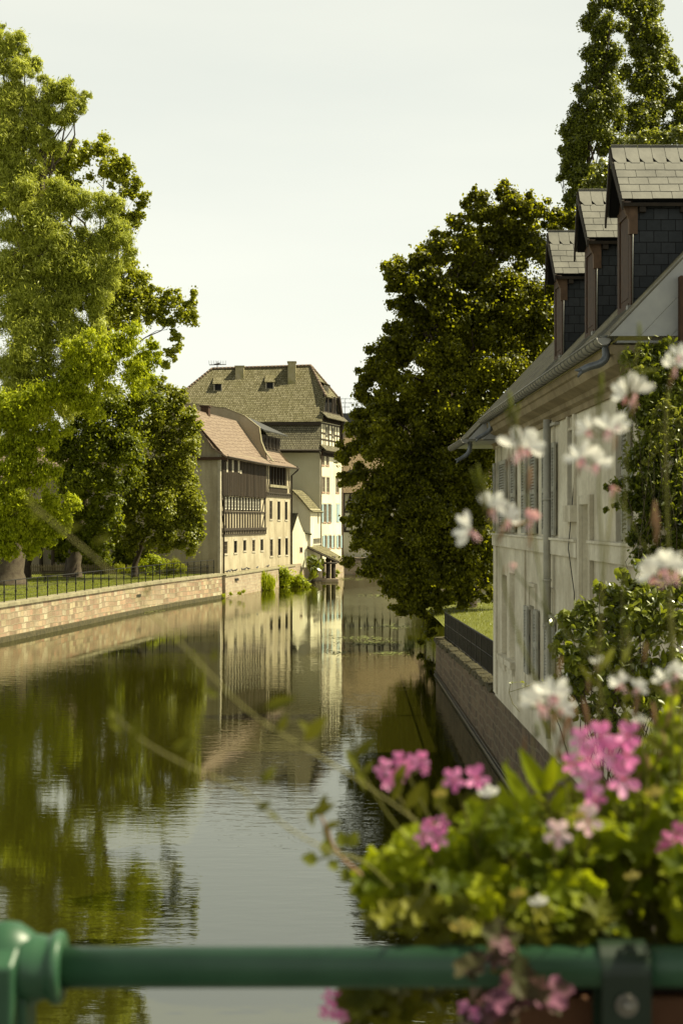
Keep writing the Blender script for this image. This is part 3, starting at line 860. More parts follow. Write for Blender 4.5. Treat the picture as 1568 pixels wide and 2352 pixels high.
# timbered storey between the two pent roofs
zA, zB = 14.95, 17.35
m_ = MB(); wt = [R2(845, 352, 880, 512), R2(930, 368, 962, 528)]
wt = [(a, b, max(c, zA + .3), min(d, zB - .2)) for a, b, c, d in wt]
wall_open(m_, WF, .15, LW - .1, zT, zB + .5, wt, .14); m_.build('upper_wall', M['white_plaster'], wh)
for o in wt: window(wh, WF, o, .10, .09, 2, 3, fmat=M['win_white'])
m_ = MB()
for s in [.15] + [LW * k / 8 for k in range(1, 8)] + [LW - .35]:
    if any(o[0] - .1 < s + .1 < o[1] + .1 for o in wt): continue
    WF.box(m_, s, s + .2, .003, .05, zT, zB)
for o in wt: WF.box(m_, o[0] - .2, o[0], .003, .055, zA, zB - .1); WF.box(m_, o[1], o[1] + .2, .003, .055, zA, zB - .1)
for z in (zA + .5, (zA + zB) / 2, zB - .12):
    p_ = .15
    for o in sorted(wt):
        if o[2] < z + .1 < o[3]:
            WF.box(m_, p_, o[0] - .2, .003, .05, z, z + .16); p_ = o[1] + .2
    WF.box(m_, p_, LW - .1, .003, .05, z, z + .16)
WF.box(m_, .0, LW, .003, .42, zT - .32, zT - .12)
for k in range(12):
    s = LW * (k + .3) / 12; WF.bar(m_, (s, zT - .7), (s + .35, zT - .15), .14, .003, .35); WF.bar(m_, (s, zB + .15), (s + .35, zB + .65), .12, .003, .35)
WF.box(m_, LW - .62, LW - .12, .003, .30, zT + .1, zB + .5)
m_.build('timber_frame', M['timber_dark'], wh)
m_ = MB()
m_.slab([WF.p(-.1, zT - .12, .75), WF.p(LW + .1, zT - .12, .75), WF.p(LW + .1, zT + .55, .02), WF.p(-.1, zT + .55, .02)], .1)
m_.slab([WF.p(0.1, zB + .55, .85), WF.p(LW + .1, zB + .55, .85), WF.p(LW + .1, zB + 1.3, .02), WF.p(0.1, zB + 1.3, .02)], .1)
m_.build('pent_roof', M['old_tiles_low'], wh)
# dark open gable
zG0, zG1 = zB + 1.0, 20.6
ov = Vector((0, 0, 0))
def W(s, z, d=0): return WF.p(s, z, d)
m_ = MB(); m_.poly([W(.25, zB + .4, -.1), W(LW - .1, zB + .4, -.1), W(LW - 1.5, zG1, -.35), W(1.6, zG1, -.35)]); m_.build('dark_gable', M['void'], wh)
m_ = MB()
for s in (1.4, 2.9, 4.4, 5.6):
    WF.bar(m_, (s, zB + 1.2), (s + (.25 if s > 3 else 0), zG1), .2, -.08, .05)
WF.bar(m_, (LW - .3, zB + 1.0), (LW - 1.6, zG1 + .1), .45, -.1, .25); WF.box(m_, .5, LW - .5, -.08, .08, zB + 1.15, zB + 1.38); WF.bar(m_, (4.6, zB + 1.3), (5.4, zG1), .14, -.06, .1)
m_.build('gable_timber', M['timber_dark'], wh)
# main roof
E = 17.45; Yr = 161.6; RH = 24.0
eaL = Vector((-20.5, 156.45, E - .05)); eaR = Vector((-1.20, 156.75, E))
rL = Vector((-13.75, Yr, RH - .25)); rR = Vector((-2.55, Yr, RH + .1))
hipR = Vector((-.82, 157.55 + .6, 20.35))     # front lower corner of the half hip
hipB = Vector((.80, 165.0, 20.45))            # rear lower corner of the half hip
bR = Vector((1.2, 166.8, E)); bL = Vector((-20.5, 166.8, E))
m_ = MB()
mid1 = eaL.lerp(eaR, .5) + Vector((0, 0, -.08)); midr = rL.lerp(rR, .5) + Vector((0, 0, -.1))
m_.slab([eaL, mid1, midr, rL], .16); m_.slab([mid1, eaR, hipR, rR, midr], .16)
m_.slab([rR, hipR, hipB], .16)
m_.slab([rR, hipB, bR, bL, rL], .16)
m_.slab([rL, bL, eaL], .16)
m_.build('roof', M['old_tiles'], wh)
# lower flared skirt roof facing the viewer
m_ = MB()
a0, a1 = Vector((BKX, 156.85, E - .35)), Vector((-1.36, 156.85, E - .35))
b0, b1 = Vector((BKX, 156.1, 15.4)), Vector((-1.42, 156.1, 15.4)); c0, c1 = Vector((BKX, 155.3, 14.25)), Vector((-1.62, 155.3, 14.25))
m_.slab([b0, b1, a1, a0], .12); m_.slab([c0, c1, b1, b0], .12); m_.build('skirt_roof', M['old_tiles_low'], wh)
m_ = MB(); m_.quad((BKX, 156.9, 14.0), (-1.44, 156.9, 14.0), (-1.44, 156.9, E), (BKX, 156.9, E)); m_.box(BKX, -1.35, 156.5, 156.86, E - .42, E - .12); m_.build('eaves_board', M['timber_dark'], wh)
m_ = MB(); m_.tube([(BKX, 155.2, 14.2), (-1.5, 155.2, 14.2)], .09, 8); m_.tube([(-1.6, 155.25, 14.2), (-1.45, 156.3, 13.9), (-1.36, 156.9, 13.4)], .07, 8); m_.build('gutter', M['timber_dark'], wh)
m_ = MB()
for a, b in ((rL, rR), (rR, hipR), (rR, hipB), (rL, eaL)):
    n = max(2, int((b - a).length / .42))
    for k in range(n):
        p0 = a.lerp(b, k / n) + Vector((0, 0, .05)); p1 = a.lerp(b, (k + 1.06) / n) + Vector((0, 0, .06)); m_.tube([p0, p1], [.12, .15], 7)
m_.build('ridge_tiles', M['red_tiles'], wh)
def onroof(px, py):          # point of the front slope seen here
    nrm = (eaR - eaL).cross(rL - eaL).normalized(); d = P(px, py, 1.0) - Vector((0, 0, EYE))
    k = (eaL - Vector((0, 0, EYE))).dot(nrm) / d.dot(nrm); return Vector((0, 0, EYE)) + d * k
for x0, x1, yt, yb in ((540.5, 560, 843, 871), (661, 679, 833, 884)):
    a = onroof(x0, yb); b = onroof(x1, yb); top = P(x0, yt, a.y + .3).z
    m_ = MB(); m_.box(a.x, b.x, a.y - .05, a.y + 1.25, a.z - .6, top); m_.box(a.x - .08, b.x + .08, a.y - .13, a.y + 1.33, top + .002, top + .13)
    m_.build('chimney', M['chimney_plaster'], wh)
for x0, x1, yt, yb in ((491, 510, 882, 900), (610, 629, 878, 895)):
    a = onroof(x0, yb); b = onroof(x1, yb); h = P(x0, yt, a.y).z - a.z
    m_ = MB(); m_.box(a.x, a.x + .1, a.y, a.y + .8, a.z - .15, a.z + h); m_.box(b.x - .1, b.x, a.y, a.y + .8, a.z - .15, a.z + h); m_.box(a.x, b.x, a.y + .002, a.y + .1, a.z - .1, a.z + .1)
    o = m_.build('roof_dormer', M['trim_stone'], wh)
    m_ = MB(); m_.box(a.x + .1, b.x - .1, a.y + .09, a.y + .2, a.z + .1, a.z + h); m_.build('pane', M['glass'], o)
    m_ = MB(); t0 = Vector((a.x - .12, a.y - .18, a.z + h + .02)); t1 = Vector((b.x + .12, a.y - .18, a.z + h + .02)); u_ = Vector((0, 1.5, .95)); m_.slab([t0, t1, t1 + u_, t0 + u_], .07); m_.build('dormer_roof', M['old_tiles'], o)
# hip side dormer
m_ = MB(); c = P(746, 893, 160.5); m_.box(c.x - .5, c.x + .42, c.y - .1, c.y + 1.0, c.z - .9, c.z + .35); o = m_.build('roof_dormer', M['trim_stone'], wh)
m_ = MB(); m_.slab([c + Vector((.6, -.3, .40)), c + Vector((.6, 1.2, .40)), c + Vector((-.9, 1.2, .95)), c + Vector((-.9, -.3, .95))], .07); m_.build('dormer_roof', M['old_tiles'], o)
m_ = MB(); m_.quad((c.x + .43, c.y + .1, c.z - .6), (c.x + .43, c.y + .8, c.z - .6), (c.x + .43, c.y + .8, c.z + .2), (c.x + .43, c.y + .1, c.z + .2)); m_.build('pane', M['glass'], o)
# aerials
def aerial(px, py0, py1, Y, label, nbar=3, wd=.9):
    m_ = MB(); a = P(px, py1, Y); b = P(px, py0, Y); m_.tube([a, b], .035, 5)
    for k in range(nbar):
        z = b.z - (b.z - a.z) * (.02 + .22 * k); x = wd * (1 - .25 * k)
        m_.tube([(a.x - x * .7, Y, z), (a.x + x, Y, z)], .022, 4)
        for j in range(5): xx = a.x - x * .6 + x * 1.5 * j / 4; m_.tube([(xx, Y, z - .14), (xx, Y, z + .14)], .014, 4)
    tag(m_.build('tv_aerial', M['iron']), label, 'aerial')
m_ = MB(); c = rL + Vector((.6, 0, .2)); m_.tube([c, c + Vector((0, 0, .65))], .05, 5); m_.tube([c + Vector((-.9, 0, .25)), c + Vector((1.0, 0, .3))], .05, 5)
for k in range(8): m_.tube([c + Vector((-.9 + k * .26, 0, .27)), c + Vector((-.95 + k * .27, 0, .75))], .02, 4)
for k in range(3): m_.tube([c + Vector((-.3, -.3, .3)), c + Vector((.3, .3, .32 + .1 * k))], .04, 5)
tag(m_.build('stork_nest_frame', M['iron']), 'spiky dark metal frame on the left end of the mossy roof ridge', 'frame')

# ================================================================== SMALL BUILDINGS BETWEEN
SF = Frame((-2.42, 151.0), (-1.40, 157.0))
sh = empty('small_house', (-2.42, 151, 2), 'narrow cream annex with swooping mossy tile roof against the cream house', 'house')
m_ = MB(); lw = SF.rect(719, 1236.5, 736, 1249); sl = SF.rect(729.5, 1177, 732, 1203)
wall_open(m_, SF, 0, SF.L, 1.99, 7.75, [lw, sl], .15)
g = [SF.p(0, 1.99), SF.p(0, 7.75), SF.p(0, 8.3, -.6), SF.p(0, 9.1, -1.3), SF.p(0, 9.75, -2.0), SF.p(0, 9.0, -3.0), SF.p(0, 1.99, -3.0)]
m_.poly(g); m_.build('wall', M['white_plaster'], sh)
m_ = MB(); pr = [(.35, 7.45), (0, 7.7), (-.6, 8.42), (-1.3, 9.22), (-2.0, 9.85), (-3.1, 9.0)]
for (d0, a0_), (d1, a1_) in zip(pr[:-1], pr[1:]): m_.slab([SF.p(-.25, a0_, d0), SF.p(SF.L, a0_, d0), SF.p(SF.L, a1_, d1), SF.p(-.25, a1_, d1)], .12)
m_.build('roof', M['old_tiles'], sh)
m_ = MB()
for k in range(5):
    s = lw[0] + (lw[1] - lw[0]) * k / 4.3; SF.box(m_, s, s + .12, -.1, .03, lw[2], lw[3])
SF.box(m_, lw[0] - .1, lw[1] + .1, .003, .06, lw[2] - .12, lw[2])
o = m_.build('window', M['win_white'], sh); m_ = MB(); m_.quad(SF.p(lw[0], lw[2], -.14), SF.p(lw[1], lw[2], -.14), SF.p(lw[1], lw[3], -.14), SF.p(lw[0], lw[3], -.14)); m_.quad(SF.p(sl[0], sl[2], -.14), SF.p(sl[1], sl[2], -.14), SF.p(sl[1], sl[3], -.14), SF.p(sl[0], sl[3], -.14)); m_.build('pane', M['glass'], o)
BF = Frame((-4.25, 148.4), (-2.75, 151.0 - .3))
bh = empty('gabled_house', (-4.2, 148.4, 2), 'little white gabled outbuilding with one tiny window beside the tan house', 'house')
m_ = MB()
pk_ = [BF.at(x, y) for x, y in ((671, 1218), (682.3, 1180.5), (690, 1205), (697, 1222), (706, 1226), (706, 1303), (671, 1303))]
m_.prism([BF.p(s, z) for s, z in pk_], BF.n * -2.6)
m_.build('wall', M['white_plaster'], bh)
m_ = MB(); a, b = pk_[0], pk_[1]
m_.slab([BF.p(a[0] - .15, a[1] - .1, .1), BF.p(b[0] + .0, b[1] + .12, .1), BF.p(b[0] + .0, b[1] + .12, -2.8), BF.p(a[0] - .15, a[1] - .1, -2.8)], .1)
a, b = pk_[1], pk_[3]; m_.slab([BF.p(a[0], a[1] + .12, -.12), BF.p(b[0], b[1] + .1, -.12), BF.p(b[0], b[1] + .1, -2.8), BF.p(a[0], a[1] + .12, -2.8)], .1)
m_.slab([P(694.5, 1222, 150.2), P(716, 1227, 150.6), P(712, 1219, 153), P(694, 1212, 152)], .12)
m_.build('roof', M['slate_roof'], bh)
wq = BF.rect(689, 1258, 693.5, 1268); m_ = MB(); BF.box(m_, wq[0] - .08, wq[1] + .08, .003, .03, wq[2] - .08, wq[3] + .08); o = m_.build('window', M['red_stone'], bh); m_ = MB(); BF.box(m_, wq[0], wq[1], .031, .04, wq[2], wq[3]); m_.build('pane', M['glass'], o)
# open shed roof over the water
so = empty('boat_shelter', (-1, 154, 0), 'lean-to tiled shelter on dark wooden posts standing in the water', 'shelter')
m_ = MB(); h0, h1, l0, l1 = P(706, 1254, 150.3), P(738.5, 1252.5, 157.6), P(779.5, 1289, 151.5), P(785, 1279.5, 158.5)
m_.slab([l0, l1, h1, h0], .14); m_.build('roof', M['old_tiles'], so)
m_ = MB(); e0 = h0.lerp(l0, .05); m_.tube([h0 + Vector((0, 0, -.2)), l0 + Vector((0, 0, -.2))], .09, 5); m_.tube([h1 + Vector((0, 0, -.2)), l1 + Vector((0, 0, -.2))], .09, 5)
m_.tube([h0.lerp(l0, .66) + Vector((-1.4, 0, -.75)), h0.lerp(l0, .66) + Vector((.9, 0, -.75))], .11, 5); m_.tube([h1.lerp(l1, .7) + Vector((-1.2, -.3, -.7)), h1.lerp(l1, .7) + Vector((.6, -.3, -.7))], .11, 5)
m_.build('beam', M['timber_dark'], so)
for px, Y in ((753.5, 151.9), (765.5, 152.1), (741, 157.3), (717, 151.2)):
    a = P(px, 1300, Y); t_ = .30 if px > 742 else .2
    m_ = MB(); m_.tube([(a.x, Y, -1.2), (a.x, Y, 2.7 if px > 742 else 2.3)], t_ * .8, 7); m_.build('post', M['timber_dark'], so)
m_ = MB(); a = P(759, 1326, 152); m_.box(a.x - 1.0, a.x + .85, 151.5, 152.6, -.5, .32); m_.build('footing', M['old_stone'], so, .06)

# ================================================================== FAR HOUSES
HF = Frame((19.5, 173.5), (1.25, 173.5))      # faces the viewer
HF.n = Vector((0, -1, 0)); HF.o = Vector((1.25, 173.5, 0)); HF.u = Vector((1, 0, 0)); HF.L = 10.5
def timber_house(fr, L_, zb, ze, zr, depth, name, label, wallm, roofm, seed, fl=3):
    Rr = random.Random(seed)
    h = empty(name, (fr.o.x, fr.o.y, GZ), label, 'house')
    m_ = MB(); ops = []
    fh = (ze - zb - 1.2) / fl
    cols = int(L_ / 1.75)
    for f in range(fl):
        for c in range(cols):
            if (c + f) % 3 == 2: continue
            a = .45 + c * (L_ - .6) / cols; z = zb + 1.2 + f * fh + fh * .32
            ops.append((a + .15, a + .95, z, z + fh * .5))
    wall_open(m_, fr, 0, L_, GZ, ze, ops, .15)
    fr.box(m_, 0, L_, -depth, -.3, GZ, ze)
    m_.build('wall', wallm, h)
    for o in ops: window(h, fr, o, .1, .07, 2, 3, fmat=M['win_white'])
    m_ = MB()
    for f in range(fl + 1):
        z = zb + 1.2 + f * fh; fr.box(m_, 0, L_, .003, .09, z - .12, z + .12)
    for f in range(fl):
        z = zb + 1.2 + f * fh
        for c in range(cols * 2 + 1):
            s = c * (L_ - .2) / (cols * 2)
            if any(o[0] - .2 < s + .09 < o[1] + .02 and abs(o[2] - (z + fh * .32)) < .1 for o in ops): fr.box(m_, s, s + .18, .003, .06, z + .12, z + fh * .3); continue
            fr.box(m_, s, s + .18, .003, .06, z + .12, z + fh - .12)
        for c in range(0, cols, 2):
            s = .2 + c * (L_ - .3) / cols; fr.bar(m_, (s, z + .12), (s + .7, z + fh - .12), .15, .01, .05)
    m_.build('timber_frame', M['timber_dark'], h)
    m_ = MB(); m_.slab([fr.p(-.3, ze - .1, .6), fr.p(L_ + .3, ze - .1, .6), fr.p(L_ + .3, zr, -depth / 2), fr.p(-.3, zr, -depth / 2)], .15)
    m_.slab([fr.p(-.3, zr, -depth / 2), fr.p(L_ + .3, zr, -depth / 2), fr.p(L_ + .3, ze, -depth - .3), fr.p(-.3, ze, -depth - .3)], .15); m_.build('roof', roofm, h)
    m_ = MB(); m_.tube([fr.p(-.3, ze - .12, .68), fr.p(L_ + .3, ze - .12, .68)], .08, 6); m_.build('gutter', M['timber_dark'], h)
    return h
h1 = timber_house(HF, 9.5, 4.0, 9.95, 17.0, 9, 'timbered_house', 'far black and white timbered house with brown tile roof behind the shelter', M['white_plaster'], M['brown_tiles'], 1, 2)
a = P(796, 1090, 175.2); m_ = MB(); x0, x1 = a.x, P(820, 1090, 175.2).x; zb_, zt_ = P(800, 1113, 174.2).z, P(800, 1085, 174.2).z
m_.box(x0, x1, 174.2, 177.5, zb_, zt_); o = m_.build('roof_dormer', M['timber_dark'], h1)
m_ = MB(); m_.box(x0 + .3, x1 - .3, 174.1, 174.19, zb_ + .25, zt_ - .15); m_.build('pane', M['glass_pale'], o); m_ = MB(); m_.slab([(x0 - .25, 173.8, zt_), ((x0 + x1) / 2, 173.8, zt_ + .35), ((x0 + x1) / 2, 178, zt_ + .35), (x0 - .25, 178, zt_)], .08); m_.slab([((x0 + x1) / 2, 173.8, zt_ + .35), (x1 + .25, 173.8, zt_), (x1 + .25, 178, zt_), ((x0 + x1) / 2, 178, zt_ + .35)], .08); m_.build('dormer_roof', M['dark_roof'], o)
def xf(x0, y0, L_):
    f = Frame((0, 0), (1, 0)); f.o = Vector((x0, y0, 0)); f.u = Vector((1, 0, 0)); f.n = Vector((0, -1, 0)); f.L = L_; return f
timber_house(xf(11.2, 174.5, 12), 12, 3.5, 12.0, 17.5, 9, 'timbered_house', 'wide timbered house glimpsed through the right linden crown', M['white_plaster'], M['brown_tiles'], 2, 3)
timber_house(xf(24.0, 172.8, 14), 14, 3.5, 10.5, 16, 9, 'timbered_house', 'low timbered house furthest right beyond the linden', M['white_plaster'], M['red_tiles'], 3, 2)
hb = empty('apartment_house', (2, 186, GZ), 'pale grey beige house with flat roof line rising behind the far timbered house', 'house')
bf = xf(-3.0, 186, 24); m_ = MB(); ops = [(2.2 + k * 2.4, 3.1 + k * 2.4, z, z + 1.5) for k in range(9) for z in (14.2, 17.0)]
wall_open(m_, bf, 0, 24, GZ, 19.2, ops, .15); bf.box(m_, 0, 24, -8, -.3, GZ, 19.2); m_.build('wall', M['gable_plaster'], hb)
for o in ops: window(hb, bf, o, .1, .07, 2, 2)
m_ = MB(); bf.box(m_, -.2, 24.2, -8.2, .2, 19.2, 19.35); bf.box(m_, .5, 23.5, -8, -.6, 19.352, 20.6); m_.build('roof', M['dark_roof'], hb)
aerial(791.5, 915, 958, 187, 'tall thin rooftop aerial nearest the big mossy roof', 3, 1.3)
aerial(817, 925, 960, 188, 'rooftop aerial between the tall thin one and the linden', 2, 1.2)

# ================================================================== WHITE HOUSE ON THE RIGHT
WX = 4.36
RF = Frame((WX, 38.35), (WX, 20.35))
LR = RF.L
rh = empty('white_house', (WX, 38.35, 1.8), 'weathered white riverside house with louvred shutters and three slate dormers on the right', 'house')
def RR(x0, y0, x1, y1, d=0): return RF.rect(x0, y0, x1, y1, d)
slots = [RR(1152, 1321, 1163.5, 1506), RR(1169, 1317, 1181, 1517)]
lowin = [RR(1219, 1392, 1231, 1550), RR(1264, 1408, 1272, 1550)]
upwin = []
for x0, x1 in ((1142.5, 1151), (1169, 1178), (1216, 1224), (1264, 1273)):
    a = RR(x0, 1100, x1, 1200); upwin.append((a[0], a[1], 6.18, 8.05))
a = RR(1418, 1100, 1436, 1200); upwin.append((a[0], a[1], 6.18, 8.2))
a = RR(1308, 1000, 1319, 1100); narrow = (a[0], a[1], 6.78, 8.15)
a = RR(1337, 1159, 1358, 1408); slot2 = (a[0], a[1], 4.55, 6.78)
m_ = MB()
wall_open(m_, RF, 0, LR, 1.80, 8.85, slots + lowin + upwin + [narrow, slot2], .13)
m_.build('wall', M['house_plaster'], rh)
m_ = MB()
GX = 14.0
# far gable and near gable walls
ridgeX = 10.2; ridgeZ = 9.09 + 1.05 * (ridgeX - 3.86)
m_.poly([(WX, 38.35, 1.8), (GX, 38.35, 1.8), (GX, 38.35, 11), (ridgeX, 38.35, ridgeZ - .25), (WX, 38.35, 8.9)][::-1]); m_.build('gable_wall', M['house_plaster'], rh); m_ = MB()
m_.poly([(WX, 20.35, 1.8), (GX, 20.35, 1.8), (GX, 20.35, 11), (ridgeX, 20.35, ridgeZ - .25), (WX, 20.35, 8.9)])
m_.build('gable_wall', M['house_plaster'], rh)
# recess backs
for o in slots + [slot2]: m_ = MB(); m_.quad(RF.p(o[0], o[2], -.125), RF.p(o[1], o[2], -.125), RF.p(o[1], o[3], -.125), RF.p(o[0], o[3], -.125)); m_.build('blind_niche', M['house_plaster'], rh)
for o in slots: m_ = MB(); RF.box(m_, o[0] - .12, o[1] + .12, -.02, .12, o[2] - .16, o[2] - .003); RF.box(m_, o[0] - .02, o[1] + .02, -.02, .07, o[2] - .34, o[2] - .163); m_.build('niche_sill', M['house_plaster'], rh)
for o in lowin + upwin: window(rh, RF, o, .11, .035, 2, 3, fmat=M['timber_dark'])
window(rh, RF, narrow, .11, .05, 1, 3, fmat=M['shutter_grey'])
m_ = MB()
a = narrow
for d_, e_ in ((.0, .10), (.0, .2)):
    pass
RF.box(m_, a[0] - .16, a[0] - .003, .003, .05, a[2], a[3] + .45); RF.box(m_, a[1] + .003, a[1] + .16, .003, .05, a[2], a[3] + .45); RF.box(m_, a[0] - .003, a[1] + .003, .003, .04, a[3] + .3, a[3] + .45); RF.box(m_, a[0] - .003, a[1] + .003, .003, .03, a[3] + .003, a[3] + .06)
RF.box(m_, a[0] - .25, a[1] + .25, .003, .13, a[2] - .3, a[2] - .003)
RF.box(m_, slot2[0] - .18, slot2[0] - .003, .003, .07, slot2[2] - 1.0, slot2[3] + .16); RF.box(m_, slot2[1] + .003, slot2[1] + .18, .003, .07, slot2[2] - 1.0, slot2[3] + .16); RF.box(m_, slot2[0] - .003, slot2[1] + .003, .003, .06, slot2[3] + .003, slot2[3] + .16)
m_.build('window_surround', M['house_plaster'], rh)
for o in lowin:
    m_ = MB(); RF.box(m_, o[0] - .1, o[0] - .003, .003, .05, o[3] - .1, o[3] + .42); RF.box(m_, o[1] + .003, o[1] + .1, .003, .05, o[3] - .1, o[3] + .42); RF.box(m_, o[0] - .1, o[1] + .1, .003, .07, o[3] + .422, o[3] + .5); RF.box(m_, o[0] - .003, o[1] + .003, .003, .03, o[3] + .003, o[3] + .4); m_.build('window_surround', M['house_plaster'], rh)
for o in upwin:
    m_ = MB(); RF.box(m_, o[0] - .06, o[0] - .003, .003, .035, o[2], o[3] + .36); RF.box(m_, o[1] + .003, o[1] + .06, .003, .035, o[2], o[3] + .36); RF.box(m_, o[0] - .06, o[1] + .06, .003, .06, o[3] + .362, o[3] + .42); m_.build('window_surround', M['house_plaster'], rh)
# string course, pilaster joints, cornice
m_ = MB()
for s0, s1 in ((0, slot2[0] - .19), (slot2[1] + .19, LR)):
    RF.box(m_, s0, s1, .003, .09, 5.84, 6.12); RF.box(m_, s0, s1, .003, .13, 6.122, 6.17)
m_.build('string_course', M['house_plaster'], rh, .008)
m_ = MB()
s_, _ = RF.at(1206, 1400); RF.box(m_, s_, s_ + .09, .003, .035, 2.3, 5.83); m_.build('pilaster', M['house_plaster'], rh); m_ = MB()
s_, _ = RF.at(1137.5, 1400); RF.box(m_, -.02, .55, .003, .05, 1.9, 5.83)
m_.build('pilaster', M['house_plaster'], rh)
prof = [(0, 8.42), (.05, 8.42), (.06, 8.52), (.14, 8.56), (.16, 8.64), (.36, 8.72), (.40, 8.84), (.44, 8.86), (.46, 8.98), (0, 8.98)]
m_ = MB(); m_.prism([RF.p(.0, z, d + .002) for d, z in prof], RF.u * (LR + .3)); m_.build('cornice', M['cornice_stone'], rh)
# shutters (open, flat on the wall)
sh_px = ((1137.5, 1141.5), (1151.5, 1166.5), (1178.5, 1187.5), (1203.5, 1215.5), (1224, 1236), (1251.5, 1263.5), (1273.5, 1281), (1437, 1453.5))
for x0, x1 in sh_px:
    a = RR(x0, 1100, x1, 1200); shutter(rh, RF, a[0] + .02, a[1] - .02, 6.22, 8.03 if x0 < 1400 else 8.2, .04, M['shutter_grey'])
for x0, x1, z1 in ((1209.5, 1218.5, 4.6), (1231.5, 1240, 4.6), (1256.5, 1263.5, 4.55), (1272.5, 1278, 4.55)):
    a = RR(x0, 1400, x1, 1500); shutter(rh, RF, a[0] + .02, a[1] - .02, 3.1, z1, .04, M['shutter_grey'])
# downpipe on the wall
s_, _ = RF.at(1271.5, 1100)
m_ = MB(); m_.tube([RF.p(s_, 8.5, .14), RF.p(s_, 4.35, .14)], .075, 10); m_.tube([RF.p(s_ + .05, 4.5, .12), RF.p(s_ + .05, 2.2, .12)], .05, 10)
for z in (6.9, 5.3, 4.4): m_.tube([RF.p(s_, z, .14), RF.p(s_, z + .05, .14)], .09, 10)
m_.tube([RF.p(s_ + .1, 4.62, .1), RF.p(s_ + .5, 4.6, .1), RF.p(s_ + .52, 4.5, .1)], .045, 7)
RF.box(m_, s_ - .5, s_ + .7, .003, .1, 8.36, 8.41)
m_.build('downpipe', M['pipe_paint'], rh)
m_ = MB(); s2, _ = RF.at(1322, 1200); m_.tube([RF.p(s2, 7.3, .03), RF.p(s2 - .03, 6.4, .1), RF.p(s2, 6.0, .14), RF.p(s2 - .02, 5.2, .03), RF.p(s2, 4.4, .03)], .009, 5)
m_.build('cable', M['iron'], rh)
# roof
EX, EZ = 3.86, 9.09
m_ = MB()
ny_ = 30
Rr = random.Random(3)
m_.slab([(EX, 19.9, EZ), (EX, 36.3, EZ), (ridgeX, 36.3, ridgeZ), (ridgeX, 19.9, ridgeZ)], .10)
m_.slab([(ridgeX, 19.9, ridgeZ), (ridgeX, 40.6, ridgeZ), (GX + .5, 40.6, ridgeZ - 4.8), (GX + .5, 19.9, ridgeZ - 4.8)], .10)
f0x, f0z = 3.45, 9.09 - .41 * 1.05
m_.slab([(f0x, 36.3, f0z), (f0x, 40.6, f0z), (ridgeX, 40.6, ridgeZ), (ridgeX, 36.3, ridgeZ)], .10)
m_.build('roof', M['slate_roof'], rh)
# near gable soffit boards
def gable_board(name, y, x0, z0, xe, parent):
    m_ = MB(); th_ = .03
    zb = z0 - .10
    bw_ = .31
    x = x0 + .02; k = 0
    # boards run parallel to the roof slope; each is a sheared strip cut off level at the bottom
    while x < xe:
        d = bw_ * math.hypot(1, 1.05) / 1.05
        a = x; b = x + d - .006
        tb = (xe - a); tt = (xe - b)
        pts = [Vector((a, y, zb)), Vector((min(b, xe), y, zb)), Vector((xe, y, zb + max(0, tt) * 1.05)), Vector((xe, y, zb + tb * 1.05))]
        if tt <= 0: pts = [pts[0], Vector((xe, y, zb)), pts[3]]
        m_.prism(pts, Vector((0, th_ + .012 * (k % 2), 0))); x += d; k += 1
    return m_.build(name, M['bluegrey_board'], parent)
gable_board('gable_boarding', 19.855, 3.835, 9.18, 9.0, rh)
gable_board('gable_boarding', 36.25, 3.42, 8.68, 4.35, rh)
m_ = MB(); m_.box(3.98, 9, 19.97, 20.3, 9.0, 9.03); m_.box(3.5, 4.38, 36.4, 38.3, 8.55, 8.58); m_.box(3.5, 6.5, 38.4, 40.5, 8.55, 8.58); m_.build('soffit', M['bluegrey_board'], rh)
m_ = MB(); m_.tube([(3.86, 19.86, 9.12), (9.0, 19.86, 9.12 + 5.14 * 1.05)], .018, 6)
a = P(1563, 700, 19.8); m_.build('verge_trim', M['zinc'], rh)
m_ = MB(); m_.box(a.x - .03, a.x + .25, 19.72, 19.85, 8.95, 9.9); m_.build('corner_post', M['timber_brown'], rh)
# half round gutter with joints, spouts
def gutter(y0, y1, x, z, step=.32):
    m_ = MB(); r = .095; n = 9
    vs = []; fs = []
    k = max(2, int((y1 - y0) / step)); 
    for i in range(k + 1):
        for j in range(n + 1):
            an = math.pi + math.pi * j / n
            vs.append((x + r * math.cos(an), y0 + (y1 - y0) * i / k, z + r * math.sin(an)))
    for i in range(k):
        for j in range(n): fs.append((i * (n + 1) + j, (i + 1) * (n + 1) + j, (i + 1) * (n + 1) + j + 1, i * (n + 1) + j + 1))
    m_.add(vs, fs, True)
    for i in range(k + 1):      # joint bands
        y = y0 + (y1 - y0) * i / k; pts = [(x + (r + .006) * math.cos(math.pi + math.pi * j / n), y, z + (r + .006) * math.sin(math.pi + math.pi * j / n)) for j in range(n + 1)]
        m_.tube(pts, .008, 5)
    for y in (y0, y1):
        m_.add([(x, y, z)] + [(x + r * math.cos(math.pi + math.pi * j / n), y, z + r * math.sin(math.pi + math.pi * j / n)) for j in range(n + 1)], [(0, j + 1, j + 2) for j in range(n)])
    m_.tube([(x - r - .005, y0, z + .005), (x - r - .005, y1, z + .005)], .014, 6)
    return m_
m_ = gutter(20.0, 36.2, 3.80, 9.07); m_.build('gutter', M['zinc'], rh)
m_ = gutter(36.3, 40.5, 3.36, 8.58); m_.build('gutter', M['zinc'], rh)
